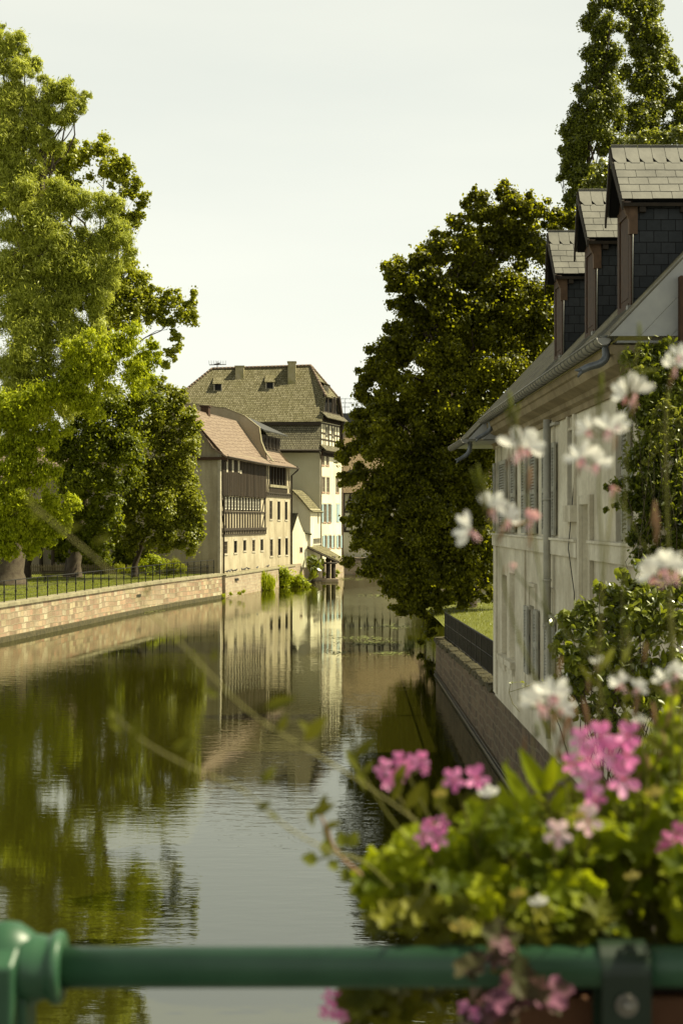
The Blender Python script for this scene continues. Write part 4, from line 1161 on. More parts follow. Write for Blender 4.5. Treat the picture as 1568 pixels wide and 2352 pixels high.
def spout(pts, r0=.065):
    m_ = MB(); pp = [Vector(p) for p in pts]
    # smooth
    for _ in range(2):
        q = [pp[0]]
        for a, b in zip(pp[:-1], pp[1:]): q += [a.lerp(b, .25), a.lerp(b, .75)]
        q.append(pp[-1]); pp = q
    m_.tube(pp, [r0 * (1 + .35 * (1 if i == 0 else 0) - .25 * (i / len(pp))) for i in range(len(pp))], 10)
    e = pp[-1]; d = (pp[-1] - pp[-3]).normalized()
    m_.tube([e - d * .02, e + d * .10 + Vector((0, 0, .05))], [r0 * .7, .012], 6); m_.tube([e - d * .02, e + d * .06 + Vector((0, 0, -.07))], [r0 * .7, .012], 6)
    m_.build('spout', M['zinc_spout'], rh)
def PL(px, py, Y): return P(px, py, Y)
spout([P(1391, 772, 20.25), P(1391, 800, 20.25), P(1392, 822, 20.2), P(1378, 836, 20.2), P(1352, 842, 20.2), P(1334, 851, 20.2)])
spout([P(1124, 962, 35.6), P(1126, 975, 35.6), P(1126, 988, 35.6), P(1112, 998, 35.6), P(1097, 1006, 35.6)])
spout([P(1078, 1016, 37), P(1079, 1028, 37), P(1076, 1040, 37), P(1064, 1050, 37), P(1052, 1056, 37)])
# dormers
def dormer(Yn):
    c = Yn + .5; hw = .65
    tipx = 4.33; ez = EYE + 4.83; rz = EYE + 5.77; rx = 4.27
    def roofx(z): return EX + (z - EZ) / 1.05
    m_ = MB()       # core under the slates
    n0 = Vector((rx + .05, c, rz - .05)); 
    e_n = Vector((tipx + .05, c - hw + .03, ez)); e_f = Vector((tipx + .05, c + hw - .03, ez))
    bx = roofx(rz) + .4
    m_.slab([e_n, Vector((bx, e_n.y, ez)), Vector((bx, c, rz - .05)), n0], .03)
    m_.slab([Vector((bx, c, rz - .05)), Vector((bx, e_f.y, ez)), e_f, n0], .03)
    rf = m_.build('dormer_roof', M['void'], rh)
    # slates in courses
    m_ = MB(); Rq = random.Random(int(Yn * 10))
    for side in (-1, 1):
        rows_ = 6
        top = Vector((0, c, rz)); 
        for r in range(rows_):
            if r == 0: t0, t1 = -.02, .34
            else: t0 = .34 + (r - 1) * .135 - .03; t1 = .34 + r * .135
            w_ = .205 if r == 0 else .30
            x = rx + (tipx - rx) * t1 - .0 + (0 if r % 2 == 0 else -.14); x00 = rx + (tipx - rx) * t1
            first = True
            while x < bx:
                xa = max(x, x00); xb = x + w_ - .007
                if xb > xa + .03:
                    lift = .010 + (rows_ - r) * .002 + Rq.uniform(0, .003)
                    def pt(xx, t, up): return Vector((xx, c + side * hw * t, rz + (ez - rz) * t + up))
                    if r == 0:
                        q = [pt(xa, t0, lift), pt(xb, t0, lift), pt(xb, t1, lift + .008), pt(xa + .07, t1, lift + .008), pt(xa, t1 - .10, lift + .008)]
                    else:
                        j = Rq.uniform(-.004, .004); q = [pt(xa, t0, lift), pt(xb, t0, lift), pt(xb, t1 + j, lift + .010), pt(xa, t1 + j, lift + .010)]
                    m_.slab(q, .009)
                x += w_
    m_.build('slate', M['slate'], rf)
    # verge boards
    m_ = MB()
    for side in (-1, 1):
        a = Vector((rx - .01, c, rz - .01)); b = Vector((tipx - .01, c + side * (hw + .02), ez - .03)); dn = Vector((0, 0, -.14))
        m_.prism([a, b, b + dn, a + dn * 1.3], (.03, 0, 0))
    m_.build('verge_board', M['timber_dark'], rf)
    m_ = MB(); m_.slab([Vector((tipx + .03, c - hw + .02, ez - .05)), Vector((bx, c - hw + .02, ez - .05)), Vector((bx, c - .5, ez - .02)), Vector((tipx + .03, c - .5, ez - .02))], .05)
    for k in range(4): x = tipx + .28 + k * .62; m_.box(x, x + .09, c - hw + .05, c - .49, ez - .18, ez - .075)
    m_.build('rafter_end', M['timber_dark'], rf)
    # cheeks
    fx = 4.49; cz0 = EZ + 1.05 * (fx - EX) - .1
    for side in (-1, 1):
        m_ = MB(); y = c + side * .5; zt = ez + .05; xb = roofx(zt) + .1
        pts = [Vector((fx + .03, y, cz0)), Vector((xb, y, zt)), Vector((fx + .03, y, zt))]
        m_.prism(pts, (0, -side * .04, 0)); m_.build('cheek', M['slate_cheek'], rh)
    # timber front
    m_ = MB(); 
    for side in (-1, 1): m_.box(fx, fx + .035, c + side * .43 - .075, c + side * .43 + .075, cz0 - .02, ez)
    m_.box(fx - .003, fx + .034, c - .36, c + .36, ez - .16, ez + .0); m_.box(fx - .01, fx + .034, c - .36, c + .36, cz0 - .02, cz0 + .16)
    m_.build('dormer_frame', M['timber_brown'], rh)
    m_ = MB(); m_.poly([(fx + .02, c - .5, ez + .002), (fx + .02, c + .5, ez + .002), (fx + .02, c, rz - .17)][::-1]); m_.build('gable_panel', M['timber_brown'], rh)
    # knee brace under the overhang and its post
    m_ = MB(); m_.prism([(fx - .14, c - .52, ez - .03), (fx + .05, c - .52, ez - .03), (fx + .05, c - .52, ez - .45)], (0, .08, 0)); m_.box(fx - .03, fx + .1, c - .535, c - .44, ez - .5, ez - .03); m_.build('bracket', M['timber_new'], rh)
    m_ = MB(); m_.box(fx + .02, fx + .034, c - .36, c + .36, cz0 + .16, ez - .16); o = m_.build('window', M['timber_brown'], rh)
    m_ = MB(); m_.box(fx + .012, fx + .02, c - .28, c + .28, cz0 + .25, ez - .25); m_.build('inner_board', M['timber_brown'], o)
    m_ = MB(); m_.box(fx - .06, fx + .12, c - .56, c - .45, cz0 - .12, cz0 + .10); m_.box(fx - .12, fx + .0, c - .5, c + .5, cz0 - .13, cz0 - .05); m_.tube([(fx + .03, c - .515, cz0 + .05), (fx + .03, c - .515, ez - .1)], .012, 5); m_.build('flashing', M['zinc'], rh)
for y in (21.5, 24.42, 27.95): dormer(y)

# ================================================================== PARK THINGS
g_ = empty('garden_wall', (-60, 134, GZ), 'low brown stone garden wall behind the park trees', 'wall')
m_ = MB(); m_.box(-45, -24.4, 134, 134.5, GZ, 4.05); m_.build('wall', M['garden_stone'], g_)
m_ = MB(); m_.box(-45, -24.3, 133.9, 134.6, 4.052, 4.2); m_.build('coping', M['coping'], g_)
fe = empty('picket_fence', (-27, 119, GZ), 'low weathered picket fence in front of the garden wall', 'fence')
m_ = MB()
for k in range(110):
    x = -29 + k * .17; m_.box(x, x + .09, 119, 119.03, GZ, GZ + .85 + .05 * math.sin(k * 2.3))
m_.build('pickets', M['picket_wood'], fe)
m_ = MB(); m_.box(-29, -10.4, 119.032, 119.08, GZ + .2, GZ + .28); m_.box(-29, -10.4, 119.032, 119.08, GZ + .6, GZ + .68); m_.build('rail', M['picket_wood'], fe)
be = empty('park_bench', (-20.5, 103, GZ), 'dark wooden park bench on the grass beside the thick pale trunk', 'bench')
bx0, bx1 = P(97, 0, 103).x, P(160, 0, 103).x
m_ = MB()
for k in range(3): m_.box(bx0, bx1, 103 + k * .15, 103.12 + k * .15, GZ + .43, GZ + .47)
m_.build('seat', M['bench_wood'], be)
m_ = MB()
for k in range(3): m_.box(bx0, bx1, 102.86, 102.9, GZ + .53 + k * .14, GZ + .63 + k * .14)
m_.build('backrest', M['bench_wood'], be)
for x in (bx0 + .15, bx1 - .2):
    for y in (102.9, 103.35):
        m_ = MB(); m_.box(x, x + .06, y, y + .06, GZ, GZ + .43 if y > 103 else GZ + .9); m_.build('leg', M['iron'], be)
pa_ = empty('parasol', (-26.5, 132, GZ), 'yellow parasol half hidden by leaves beyond the garden wall', 'parasol')
c = P(125, 1258, 137); m_ = MB(); vs = [(c.x, 137, c.z + .35)]; n = 16
for k in range(n): a = 2 * math.pi * k / n; vs.append((c.x + 2.0 * math.cos(a), 137 + 2.0 * math.sin(a), c.z - .25 - .05 * (k % 2)))
m_.add(vs, [(0, k + 1, (k + 1) % n + 1) for k in range(n)]); 
for k in range(n):
    a, b = vs[k + 1], vs[(k + 1) % n + 1]; m_.quad(a, b, (b[0], b[1], b[2] - .2), (a[0], a[1], a[2] - .2))
m_.build('canopy', M['parasol_cloth'], pa_); m_ = MB(); m_.tube([(c.x, 137, GZ), (c.x, 137, c.z + .3)], .04, 6); m_.build('pole', M['iron'], pa_)
ch_ = empty('cream_house', (-45, 150, GZ), 'cream garden house glimpsed at the left edge behind the trees', 'house')
m_ = MB(); cf = xf(-46, 148, 19); ops = [(2 + k * 3.2, 3 + k * 3.2, 3.6, 5.3) for k in range(5)]; wall_open(m_, cf, 0, 19, GZ, 7.5, ops, .15); cf.box(m_, 0, 19, -7, -.3, GZ, 7.5); m_.build('wall', M['white_plaster'], ch_)
for o in ops: window(ch_, cf, o, .1, .07, 2, 2)
m_ = MB(); m_.slab([cf.p(-.4, 7.3, .5), cf.p(19.4, 7.3, .5), cf.p(19.4, 11.5, -3.6), cf.p(-.4, 11.5, -3.6)], .15); m_.slab([cf.p(-.4, 11.5, -3.6), cf.p(19.4, 11.5, -3.6), cf.p(19.4, 7.3, -7.6), cf.p(-.4, 7.3, -7.6)], .15); m_.build('roof', M['brown_tiles'], ch_)
# pigeons on the ledge
def pigeon(s, d, rot, label):
    c = TF.p(s, 2.0, d); m_ = MB()
    ca, sa = math.cos(rot), math.sin(rot)
    def q(x, y, z): return (c.x + x * ca - y * sa, c.y + x * sa + y * ca, c.z + z)
    m_.tube([q(-.26, 0, .13), q(-.16, 0, .14), q(-.06, 0, .15), q(.05, 0, .17), q(.11, 0, .21), q(.14, 0, .26), q(.17, 0, .275), q(.215, 0, .262)], [.012, .03, .07, .075, .055, .035, .032, .006], 8)
    m_.tube([q(.0, -.03, .11), q(.0, -.03, .0)], .01, 4); m_.tube([q(.0, .03, .11), q(.0, .03, .0)], .01, 4)
    tag(m_.build('pigeon', M['bird_grey']), label, 'pigeon', 'pigeons on the ledge of the tan house')
PG = 'grey pigeon on the ledge under the tan house'
for (s, r), wd_ in zip(((1.6, .4), (2.5, 1.2), (3.4, 2.4), (4.3, .1), (6.6, 1.9), (7.4, .3), (8.8, 2.8), (12.1, 1.1), (16.2, .5)), ('leftmost of all', 'second from left', 'third from left', 'fourth from left', 'fifth from left in mid ledge', 'sixth from left', 'third from right', 'second from right', 'rightmost and alone')): pigeon(s, .22, r, PG + ', ' + wd_)

# ================================================================== BRIDGE, RAIL, PLANTER
m_ = MB(); m_.box(-40, 40, -8, 1.70, 4.55, 4.98); tag(m_.build('bridge_deck', M['deck_stone']), kind='structure')
RY = 1.62; RZ_ = EYE - (2222 - CY) / FP * RY; RR_ = 93 / 2 * RY / FP
rl = empty('bridge_railing', (-.35, RY, 4.98), 'glossy green bridge handrail with cast end fitting in the foreground', 'railing')
m_ = MB(); m_.tube([((136 - CX) / FP * RY, RY, RZ_), (3.2, RY, RZ_ + .006)], RR_, 32); m_.build('handrail', M['rail_green'], rl)
def lathe_x(mb, prof, y, z, seg=28):
    vs = []; fs = []
    for x, r in prof:
        for k in range(seg): a = 2 * math.pi * k / seg; vs.append((x, y + r * math.cos(a), z + r * math.sin(a)))
    for i in range(len(prof) - 1):
        for k in range(seg): k2 = (k + 1) % seg; fs.append((i * seg + k, (i + 1) * seg + k, (i + 1) * seg + k2, i * seg + k2))
    fs.append(tuple(range(seg))); fs.append(tuple((len(prof) - 1) * seg + k for k in range(seg - 1, -1, -1)))
    mb.add(vs, fs, True)
def X(px): return (px - CX) / FP * RY
u1 = RY / FP
m_ = MB(); lathe_x(m_, [(X(40), 66 * u1), (X(62), 74 * u1), (X(92), 74 * u1), (X(112), 70 * u1), (X(118), 72 * u1), (X(121), 78 * u1), (X(130), 82 * u1), (X(141), 82 * u1), (X(146), 77 * u1), (X(147), 60 * u1), (X(146), 50 * u1)], RY, RZ_)
m_.build('socket', M['rail_green'], rl)
m_ = MB(); m_.ball((X(10), RY + .005, EYE - (2230 - CY) * u1), 104 * u1, 10, 8, (1.0, .75, 1.08)); m_.build('ball_joint', M['rail_green'], rl)
m_ = MB(); x0, x1 = X(-95), X(56); zt = EYE - (2160 - CY) * u1; zt2 = EYE - (2195 - CY) * u1
yf = RY - 92 * u1
m_.hexa([(x0, yf, zt2 - .35), (x1 - .004, yf, zt2 - .35), (x1, RY, zt2 - .35), (x0, RY, zt2 - .35), (x0, yf, zt2 + .0), (x1 - .003, yf, zt2), (x1, RY - .02, zt), (x0, RY - .02, zt)])
m_.build('clamp_block', M['rail_green'], rl, .004)
m_ = MB(); m_.box(X(-60), X(72), RY - .022, RY + .03, 4.98, RZ_ - .03); m_.build('post', M['rail_green'], rl, .004)
m_ = MB(); m_.box(2.6, 2.68, RY - .025, RY + .03, 4.98, RZ_ - .02); m_.build('post', M['rail_green'], rl, .004)
m_ = MB(); m_.tube([(X(60), RY, 5.12), (2.64, RY, 5.12)], .018, 16)
m_.build('lower_rail', M['rail_green'], rl)
# planter hung behind the rail
pl = empty('flower_box', (.55, 1.82, 5.6), 'long terracotta flower box hung on the outside of the green bridge rail', 'planter')
bx0, bx1 = X(1120), 1.45; by0, by1 = RY + .055, RY + .30; bz1 = EYE - (2292 - CY) / FP * by0; bz0 = bz1 - .19
m_ = MB(); t_ = .014
m_.hexa([(bx0 + .02, by0 + .015, bz0), (bx1 - .02, by0 + .015, bz0), (bx1 - .02, by1 - .015, bz0), (bx0 + .02, by1 - .015, bz0), (bx0, by0, bz1), (bx1, by0, bz1), (bx1, by1, bz1), (bx0, by1, bz1)])
for a in ((bx0 - .012, bx1 + .012, by0 - .012, by0 - .001), (bx0 - .012, bx1 + .012, by1 + .001, by1 + .012)): m_.box(*a, bz1 - .03, bz1 + .004)
m_.build('trough', M['terracotta'], pl, .003)
m_ = MB(); m_.box(bx0 + .01, bx1 - .01, by0 + .01, by1 - .01, bz1 + .003, bz1 + .012); m_.build('soil', M['soil'], pl)
br_ = empty('planter_bracket', (X(1425), RY, 5.9), 'flat dark green steel bracket with one bolt hooked over the handrail', 'bracket')
m_ = MB(); a, b = X(1370), X(1481)
ri = RR_ + .002; ro = RR_ + .008; n = 14
pro = [(RY - ro, RZ_ - .22)] + [(RY - ro * math.cos(math.pi * k / n), RZ_ + ro * math.sin(math.pi * k / n)) for k in range(n + 1)] + [(RY + ro, RZ_ - .22), (RY + ri, RZ_ - .22)] + [(RY + ri * math.cos(math.pi * k / n), RZ_ + ri * math.sin(math.pi * k / n)) for k in range(n + 1)] + [(RY - ri, RZ_ - .22)]
for i in range(len(pro) // 2 - 1):
    p0, p1 = pro[i], pro[i + 1]; q0, q1 = pro[-1 - i], pro[-2 - i]
    m_.hexa([(a, p0[0], p0[1]), (b, p0[0], p0[1]), (b, q0[0], q0[1]), (a, q0[0], q0[1]), (a, p1[0], p1[1]), (b, p1[0], p1[1]), (b, q1[0], q1[1]), (a, q1[0], q1[1])])
m_.build('strap', M['bracket_shade_green'], br_)
m_ = MB(); bz = EYE - (2308 - CY) / FP * (RY - ro); bxx = X(1425); m_.tube([(bxx, RY - ro, bz), (bxx, RY - ro - .004, bz)], .0125, 20); m_.tube([(bxx, RY - ro - .004, bz), (bxx, RY - ro - .011, bz), (bxx, RY - ro - .014, bz)], [.009, .008, .003], 16)
m_.build('bolt', M['steel_bolt'], br_)

# ================================================================== TREES AND PLANTS
def leaf_mesh(name, C, A, B, mat, parent, bend=0.0, Nn=None, fold=0.0):
    """one rhombus (or a six-point leaf) per row: centre C, half length vector A, half width vector B"""
    n = len(C)
    if n == 0: C = np.zeros((1, 3)); A = B = C + .01; Nn = C; n = 1
    if bend == 0:
        V = np.stack([C - A, C + B - A * .1, C + A, C - B - A * .1], 1).reshape(-1, 3)
        k = 4; loops = np.arange(n * 4); starts = np.arange(n) * 4; nf = n
        me = bpy.data.meshes.new(name)
        me.vertices.add(n * 4); me.loops.add(n * 4); me.polygons.add(n)
    else:
        N_ = Nn
        V = np.stack([C - A, C - A * .35 + B, C + A * .35 + B * .85, C + A - N_ * bend, C + A * .35 - B * .85, C - A * .35 - B, C - A * .35 - N_ * fold, C + A * .4 - N_ * (fold + bend * .3)], 1).reshape(-1, 3)
        base_ = np.arange(n)[:, None] * 8
        pat = np.array([0, 6, 1, 1, 6, 7, 2, 2, 7, 3, 3, 7, 4, 4, 7, 6, 5, 5, 6, 0])
        loops = (base_ + pat[None]).reshape(-1)
        ln = np.array([3, 4, 3, 3, 4, 3]); st = np.concatenate([[0], np.cumsum(ln)[:-1]])
        starts = (np.arange(n)[:, None] * 20 + st[None]).reshape(-1)
        me = bpy.data.meshes.new(name)
        me.vertices.add(n * 8); me.loops.add(n * 20); me.polygons.add(n * 6)
    me.vertices.foreach_set('co', V.astype('f').ravel())
    me.loops.foreach_set('vertex_index', loops.astype('i'))
    me.polygons.foreach_set('loop_start', starts.astype('i'))
    me.update(calc_edges=True)
    return link(name, me, mat, parent)

def unit(v): return v / (np.linalg.norm(v, axis=-1, keepdims=True) + 1e-9)

def crown_points(blobs, Y, rng, leafA, cover, cr, squash=.75, fill=.2, depth=1.0, shell=.55):
    """leaf centres gathered in twigs clumps over every lobe; returns centres, outward directions"""
    Cs = []; Ns = []
    for b in blobs:
        px, py, r = b[:3]; dy = b[3] if len(b) > 3 else rng.uniform(-.5, .5) * r * Y / FP * depth
        c = np.array(P(px, py, Y + dy)); R = r * (Y + dy) / FP
        n = int(cover * math.pi * R * R / leafA)
        crr = min(cr, R * .5)
        nc = max(5, int(2.6 * (R / crr) ** 2))
        d = unit(rng.normal(size=(nc, 3)))
        rad = R * (1 - crr / R * .55) * rng.uniform(shell, 1.0, nc) ** .6 * rng.uniform(.85, 1.15, nc)
        cc = c + d * rad[:, None] * np.array([1, depth, .92])
        sz = crr * rng.uniform(.55, 1.15, nc)
        pr = sz ** 2; pr /= pr.sum()
        k = rng.choice(nc, n, p=pr)
        off = unit(rng.normal(size=(n, 3))) * (rng.uniform(0, 1, n) ** .45)[:, None]
        off[:, 2] = off[:, 2] * squash
        pts = cc[k] + off * sz[k][:, None]
        Cs.append(pts); Ns.append(unit(off * .6 + d[k] * .6 + np.array([0, 0, .45]) + rng.normal(size=(n, 3)) * .45))
        ns = int(n * .12); dd = unit(rng.normal(size=(ns, 3))); Cs.append(c + dd * (R * rng.uniform(.8, 1.3, ns))[:, None]); Ns.append(unit(dd * .5 + rng.normal(size=(ns, 3)) * .6))
        nf = int(n * fill)
        Cs.append(c + unit(rng.normal(size=(nf, 3))) * (R * .6 * rng.uniform(0, 1, nf) ** .4)[:, None]); Ns.append(unit(rng.normal(size=(nf, 3))))
    return np.concatenate(Cs), np.concatenate(Ns)

def make_leaves(name, C, N, L_, W_, mat, parent, rng, droop=.2, bend=0, fold=0):
    n = len(C)
    t = rng.normal(size=(n, 3)) * (1 if droop >= 0 else .35); t[:, 2] -= droop * 3
    if droop < 0: N = unit(N * [1, 1, .2])
    A = unit(t - N * (t * N).sum(1, keepdims=True))
    B = np.cross(N, A)
    s = rng.uniform(.65, 1.25, n)[:, None]
    return leaf_mesh(name, C, A * L_ / 2 * s, B * W_ / 2 * s, mat, parent, bend * L_, N, fold * W_)

def curve_(p): return p
def limb(mb, a, b, r0, r1, rng, wob=.06, n=7, seg=7, sag=0):
    a = Vector(a); b = Vector(b); L_ = (b - a).length
    pts = []
    for i in range(n + 1):
        t = i / n; p = a.lerp(b, t)
        j = math.sin(math.pi * t) * L_ * wob
        p = p + Vector((rng.uniform(-1, 1) * j, rng.uniform(-1, 1) * j, rng.uniform(-1, 1) * j * .6 + math.sin(math.pi * t) * L_ * sag))
        pts.append(p)
    mb.tube(pts, [r0 + (r1 - r0) * i / n for i in range(n + 1)], seg)
    return pts

def tree(label, blobs, Y, base_px, r_trunk, leafm, barkm, seed, L_=.2, W_=.12, cover=4, cr=.8, squash=.75, droop=.2, fork=.35, name='tree', gz=GZ, base_Y=None, depth=1.0, group=None, lean_top=None, twigs=2, fill=.2, limb_r=.2, shell=.45, skip=.5):
    cover *= 1.55; twigs = min(twigs, 2); blobs = [(b[0], b[1], b[2] * 1.05) + tuple(b[3:]) for b in blobs]
    rng = np.random.default_rng(seed); rr = random.Random(seed)
    bY = base_Y or Y
    bx = (base_px - CX) / FP * bY
    root = empty(name, (bx, bY, gz), label, 'tree', group)
    leafA = L_ * W_ / 2
    ex = []
    for b in blobs:
        dy0 = b[3] if len(b) > 3 else rr.uniform(-.5, .5) * b[2] * Y / FP * depth
        if b[2] < 20: ex.append((b[0], b[1], b[2], dy0)); continue
        ex.append((b[0], b[1], b[2] * .72, dy0))
        for _ in range(6):
            a_ = rr.uniform(0, 6.283); q_ = rr.uniform(.5, 1.0) * b[2]; s_ = rr.uniform(.26, .5) * b[2]
            ex.append((b[0] + q_ * math.cos(a_), b[1] + q_ * math.sin(a_) * .9, s_, dy0 + rr.uniform(-.7, .7) * b[2] * Y / FP * depth))
    C, N = crown_points(ex, Y, rng, leafA, cover * .62, cr, squash, fill, depth, shell)
    make_leaves('crown', C, N, L_, W_, leafm, root, rng, droop)
    big = sorted(blobs, key=lambda b: -b[2])
    cx_ = np.mean([P(b[0], b[1], Y).x for b in big]); top = max(P(b[0], b[1], Y).z for b in blobs)
    m_ = MB()
    fz = gz + (top - gz) * fork
    fp = Vector((bx + (cx_ - bx) * .35, bY + (Y - bY) * .5, fz))
    tipp = Vector((cx_, Y, gz + (top - gz) * .88))
    m_.tube(curve_([(bx, bY, gz - .3), (bx, bY, gz + .2), (bx, bY, gz + 1.0), (bx + (fp.x - bx) * .4, bY, gz + (fz - gz) * .6), fp, fp.lerp(tipp, .35) + Vector((rr.uniform(-.6, .6), 0, 0)), fp.lerp(tipp, .7) + Vector((rr.uniform(-.6, .6), 0, 0)), tipp]), [r_trunk * q for q in (1.5, 1.25, 1.0, .9, .75, .5, .28, .08)], 14)
    for b in blobs:
        if rr.random() < skip: continue
        c = P(b[0], b[1], Y) if len(b) < 4 else P(b[0], b[1], Y + b[3])
        r0 = r_trunk * limb_r * (b[2] / big[0][2]) ** .5
        st = fp.lerp(Vector((cx_, Y, top)), max(0, min(.7, (c.z - fz) / (top - fz + 1e-6) * .6))) if c.z > fz else fp - Vector((0, 0, rr.uniform(0, 1)))
        pts = limb(m_, st, c, r0, r0 * .25, rr, .07, sag=.05)
        R = b[2] * Y / FP
        for k in range(twigs):
            d = Vector((rr.gauss(0, 1), rr.gauss(0, 1), rr.gauss(0, .8))).normalized() * R * .9
            limb(m_, pts[rr.randint(3, 6)], c + d, r0 * .35, r0 * .08, rr, .08, 5, 5)
    m_.build('trunk', barkm, root)
    return root

# left bank
tree('tall pale green willow leaning in from the left edge, thick ridged trunk',
     [(-10, 95, 42), (30, 108, 38), (130, 600, 55), (150, 640, 50), (170, 590, 45), (20, 640, 60), (60, 320, 40), (110, 330, 36), (70, 270, 40), (100, 520, 70), (200, 610, 60), (120, 700, 70), (180, 790, 55), (0, 380, 60), (60, 400, 50), (-20, 300, 50), (20, 250, 50), (0, 950, 80), (100, 940, 60), (190, 860, 50), (5, 150, 50), (55, 150, 34), (-10, 220, 60), (60, 225, 50), (112, 200, 32), (150, 205, 30), (165, 240, 34), (188, 228, 22), (110, 255, 38), (150, 280, 24), (30, 300, 40), (100, 300, 20),
      (40, 470, 62), (120, 455, 52), (190, 460, 45), (240, 480, 42), (60, 560, 85), (160, 560, 72), (235, 555, 58), (285, 530, 36), (290, 590, 26), (60, 660, 85), (150, 660, 80), (225, 640, 52), (60, 760, 80), (150, 760, 70), (215, 720, 40), (30, 860, 70), (110, 850, 60)],
     90, 22, 1.0, M['leaf_willow'], M['bark_pale'], 11, .30, .062, 4.6, .9, .8, .5, .30, 'willow_tree', base_Y=100, depth=.7, twigs=3)
tree('tall plane tree whose ragged boughs stand out against the sky',
     [(190, 360, 45), (245, 350, 34), (285, 385, 34), (240, 400, 34), (130, 370, 50), (50, 380, 55), (0, 340, 50), (150, 430, 45), (60, 440, 50), (300, 430, 28), (325, 465, 24), (310, 510, 26), (280, 500, 28), (270, 615, 50), (310, 640, 44), (300, 700, 60), (345, 665, 22), (350, 720, 36), (250, 700, 50), (400, 690, 26), (435, 700, 22), (430, 730, 28), (395, 735, 24), (405, 775, 22), (390, 810, 20), (380, 838, 14), (445, 672, 12)],
     104, 170, .55, M['leaf_plane'], M['bark_pale'], 12, .24, .17, 4.6, .8, .8, .2, .35, 'plane_tree', base_Y=113, depth=.8, twigs=3)
tree('bright yellow green tree with drooping fronds in the middle of the left bank',
     [(20, 1255, 34), (70, 1250, 30), (-20, 1275, 36), (115, 1235, 26), (20, 1130, 60), (60, 1215, 40), (-10, 1225, 45), (100, 1200, 30), (140, 1215, 26), (0, 1020, 60), (230, 790, 50), (290, 790, 48), (335, 830, 36), (180, 830, 50), (240, 850, 60), (310, 870, 50), (130, 900, 55), (60, 930, 60), (0, 960, 50), (200, 920, 45), (60, 1010, 55), (120, 990, 40), (20, 1080, 60), (90, 1090, 55), (60, 1160, 50), (125, 1155, 36), (165, 1150, 24), (0, 1160, 45), (150, 1180, 18), (30, 1210, 36), (345, 790, 20)],
     87, 62, .3, M['leaf_bright'], M['bark_dark'], 13, .24, .10, 4.6, .8, .9, .7, .45, 'locust_tree', base_Y=112, depth=.7)
tree('shadowy broadleaf tree with dark upright trunk in the park',
     [(200, 960, 60), (270, 930, 60), (330, 910, 40), (150, 1010, 55), (230, 1030, 75), (300, 1010, 60), (180, 1100, 60), (260, 1110, 55), (210, 1170, 40), (150, 1190, 30), (120, 1210, 30), (250, 1190, 36), (160, 1235, 26), (210, 1215, 34), (190, 1250, 26), (150, 1255, 22), (230, 1250, 24), (190, 1235, 26), (120, 1240, 22), (80, 1240, 24), (240, 1225, 26)],
     108, 164, .5, M['leaf_mid'], M['bark_dark'], 14, .24, .16, 6, .9, .8, .3, .3, 'tree', base_Y=113.5, depth=.9)
tree('dark olive linden in front of the tan gable wall',
     [(355, 890, 32), (370, 930, 44), (400, 905, 26), (420, 950, 36), (430, 990, 36), (345, 1000, 55), (400, 1040, 50), (445, 1020, 20), (430, 1085, 34), (340, 1090, 60), (400, 1120, 55), (440, 1140, 26), (300, 1150, 50), (350, 1180, 60), (420, 1180, 44), (452, 1200, 22), (445, 1230, 22), (300, 1220, 45), (370, 1235, 40), (420, 1250, 28), (440, 1268, 14), (270, 1190, 40), (300, 1260, 22), (455, 1170, 18)],
     111, 310, .22, M['leaf_linden'], M['bark_dark'], 15, .22, .17, 5.5, .75, .8, .3, .25, 'linden_tree', base_Y=113, depth=.8)
# far backdrop trees on the left, seen as gaps fill behind the park
RB_ = random.Random(8)
for k, (px, py, r, Y, lb) in enumerate(((20, 1180, 90, 158, 'dense dark tree far behind the cream garden house'), (120, 1150, 95, 165, 'broad dark tree second from left behind the garden wall'), (215, 1165, 80, 160, 'rounded tree behind the garden wall nearest the tan wing'), (-60, 1100, 120, 160, 'large backdrop tree cut by the left edge'))):
    bl = [(px + RB_.uniform(-.6, .6) * r, py + RB_.uniform(-.7, .6) * r, r * RB_.uniform(.4, .6)) for _ in range(9)]
    tree(lb, bl, Y, px, .4, M['leaf_mid'], M['bark_dark'], 30 + k, .4, .3, 3, 1.6, group='backdrop trees behind the park')
for k, (px, Y, h, lb) in enumerate(((95, 124, 4.6, 'slim young tree nearest the thick pale trunk'), (122, 121, 5.2, 'slim young tree between bench and shaded wall'), (200, 121, 4.5, 'slim dark trunk beside the wing of the tan house'))):
    z = P(px, 1190, Y)
    tree(lb, [(px - 12, 1215, 26), (px + 14, 1205, 26), (px, 1185, 28)], Y, px, .16, M['leaf_mid'], M['bark_dark'], 40 + k, .24, .16, 3.2, .7, fork=.75)

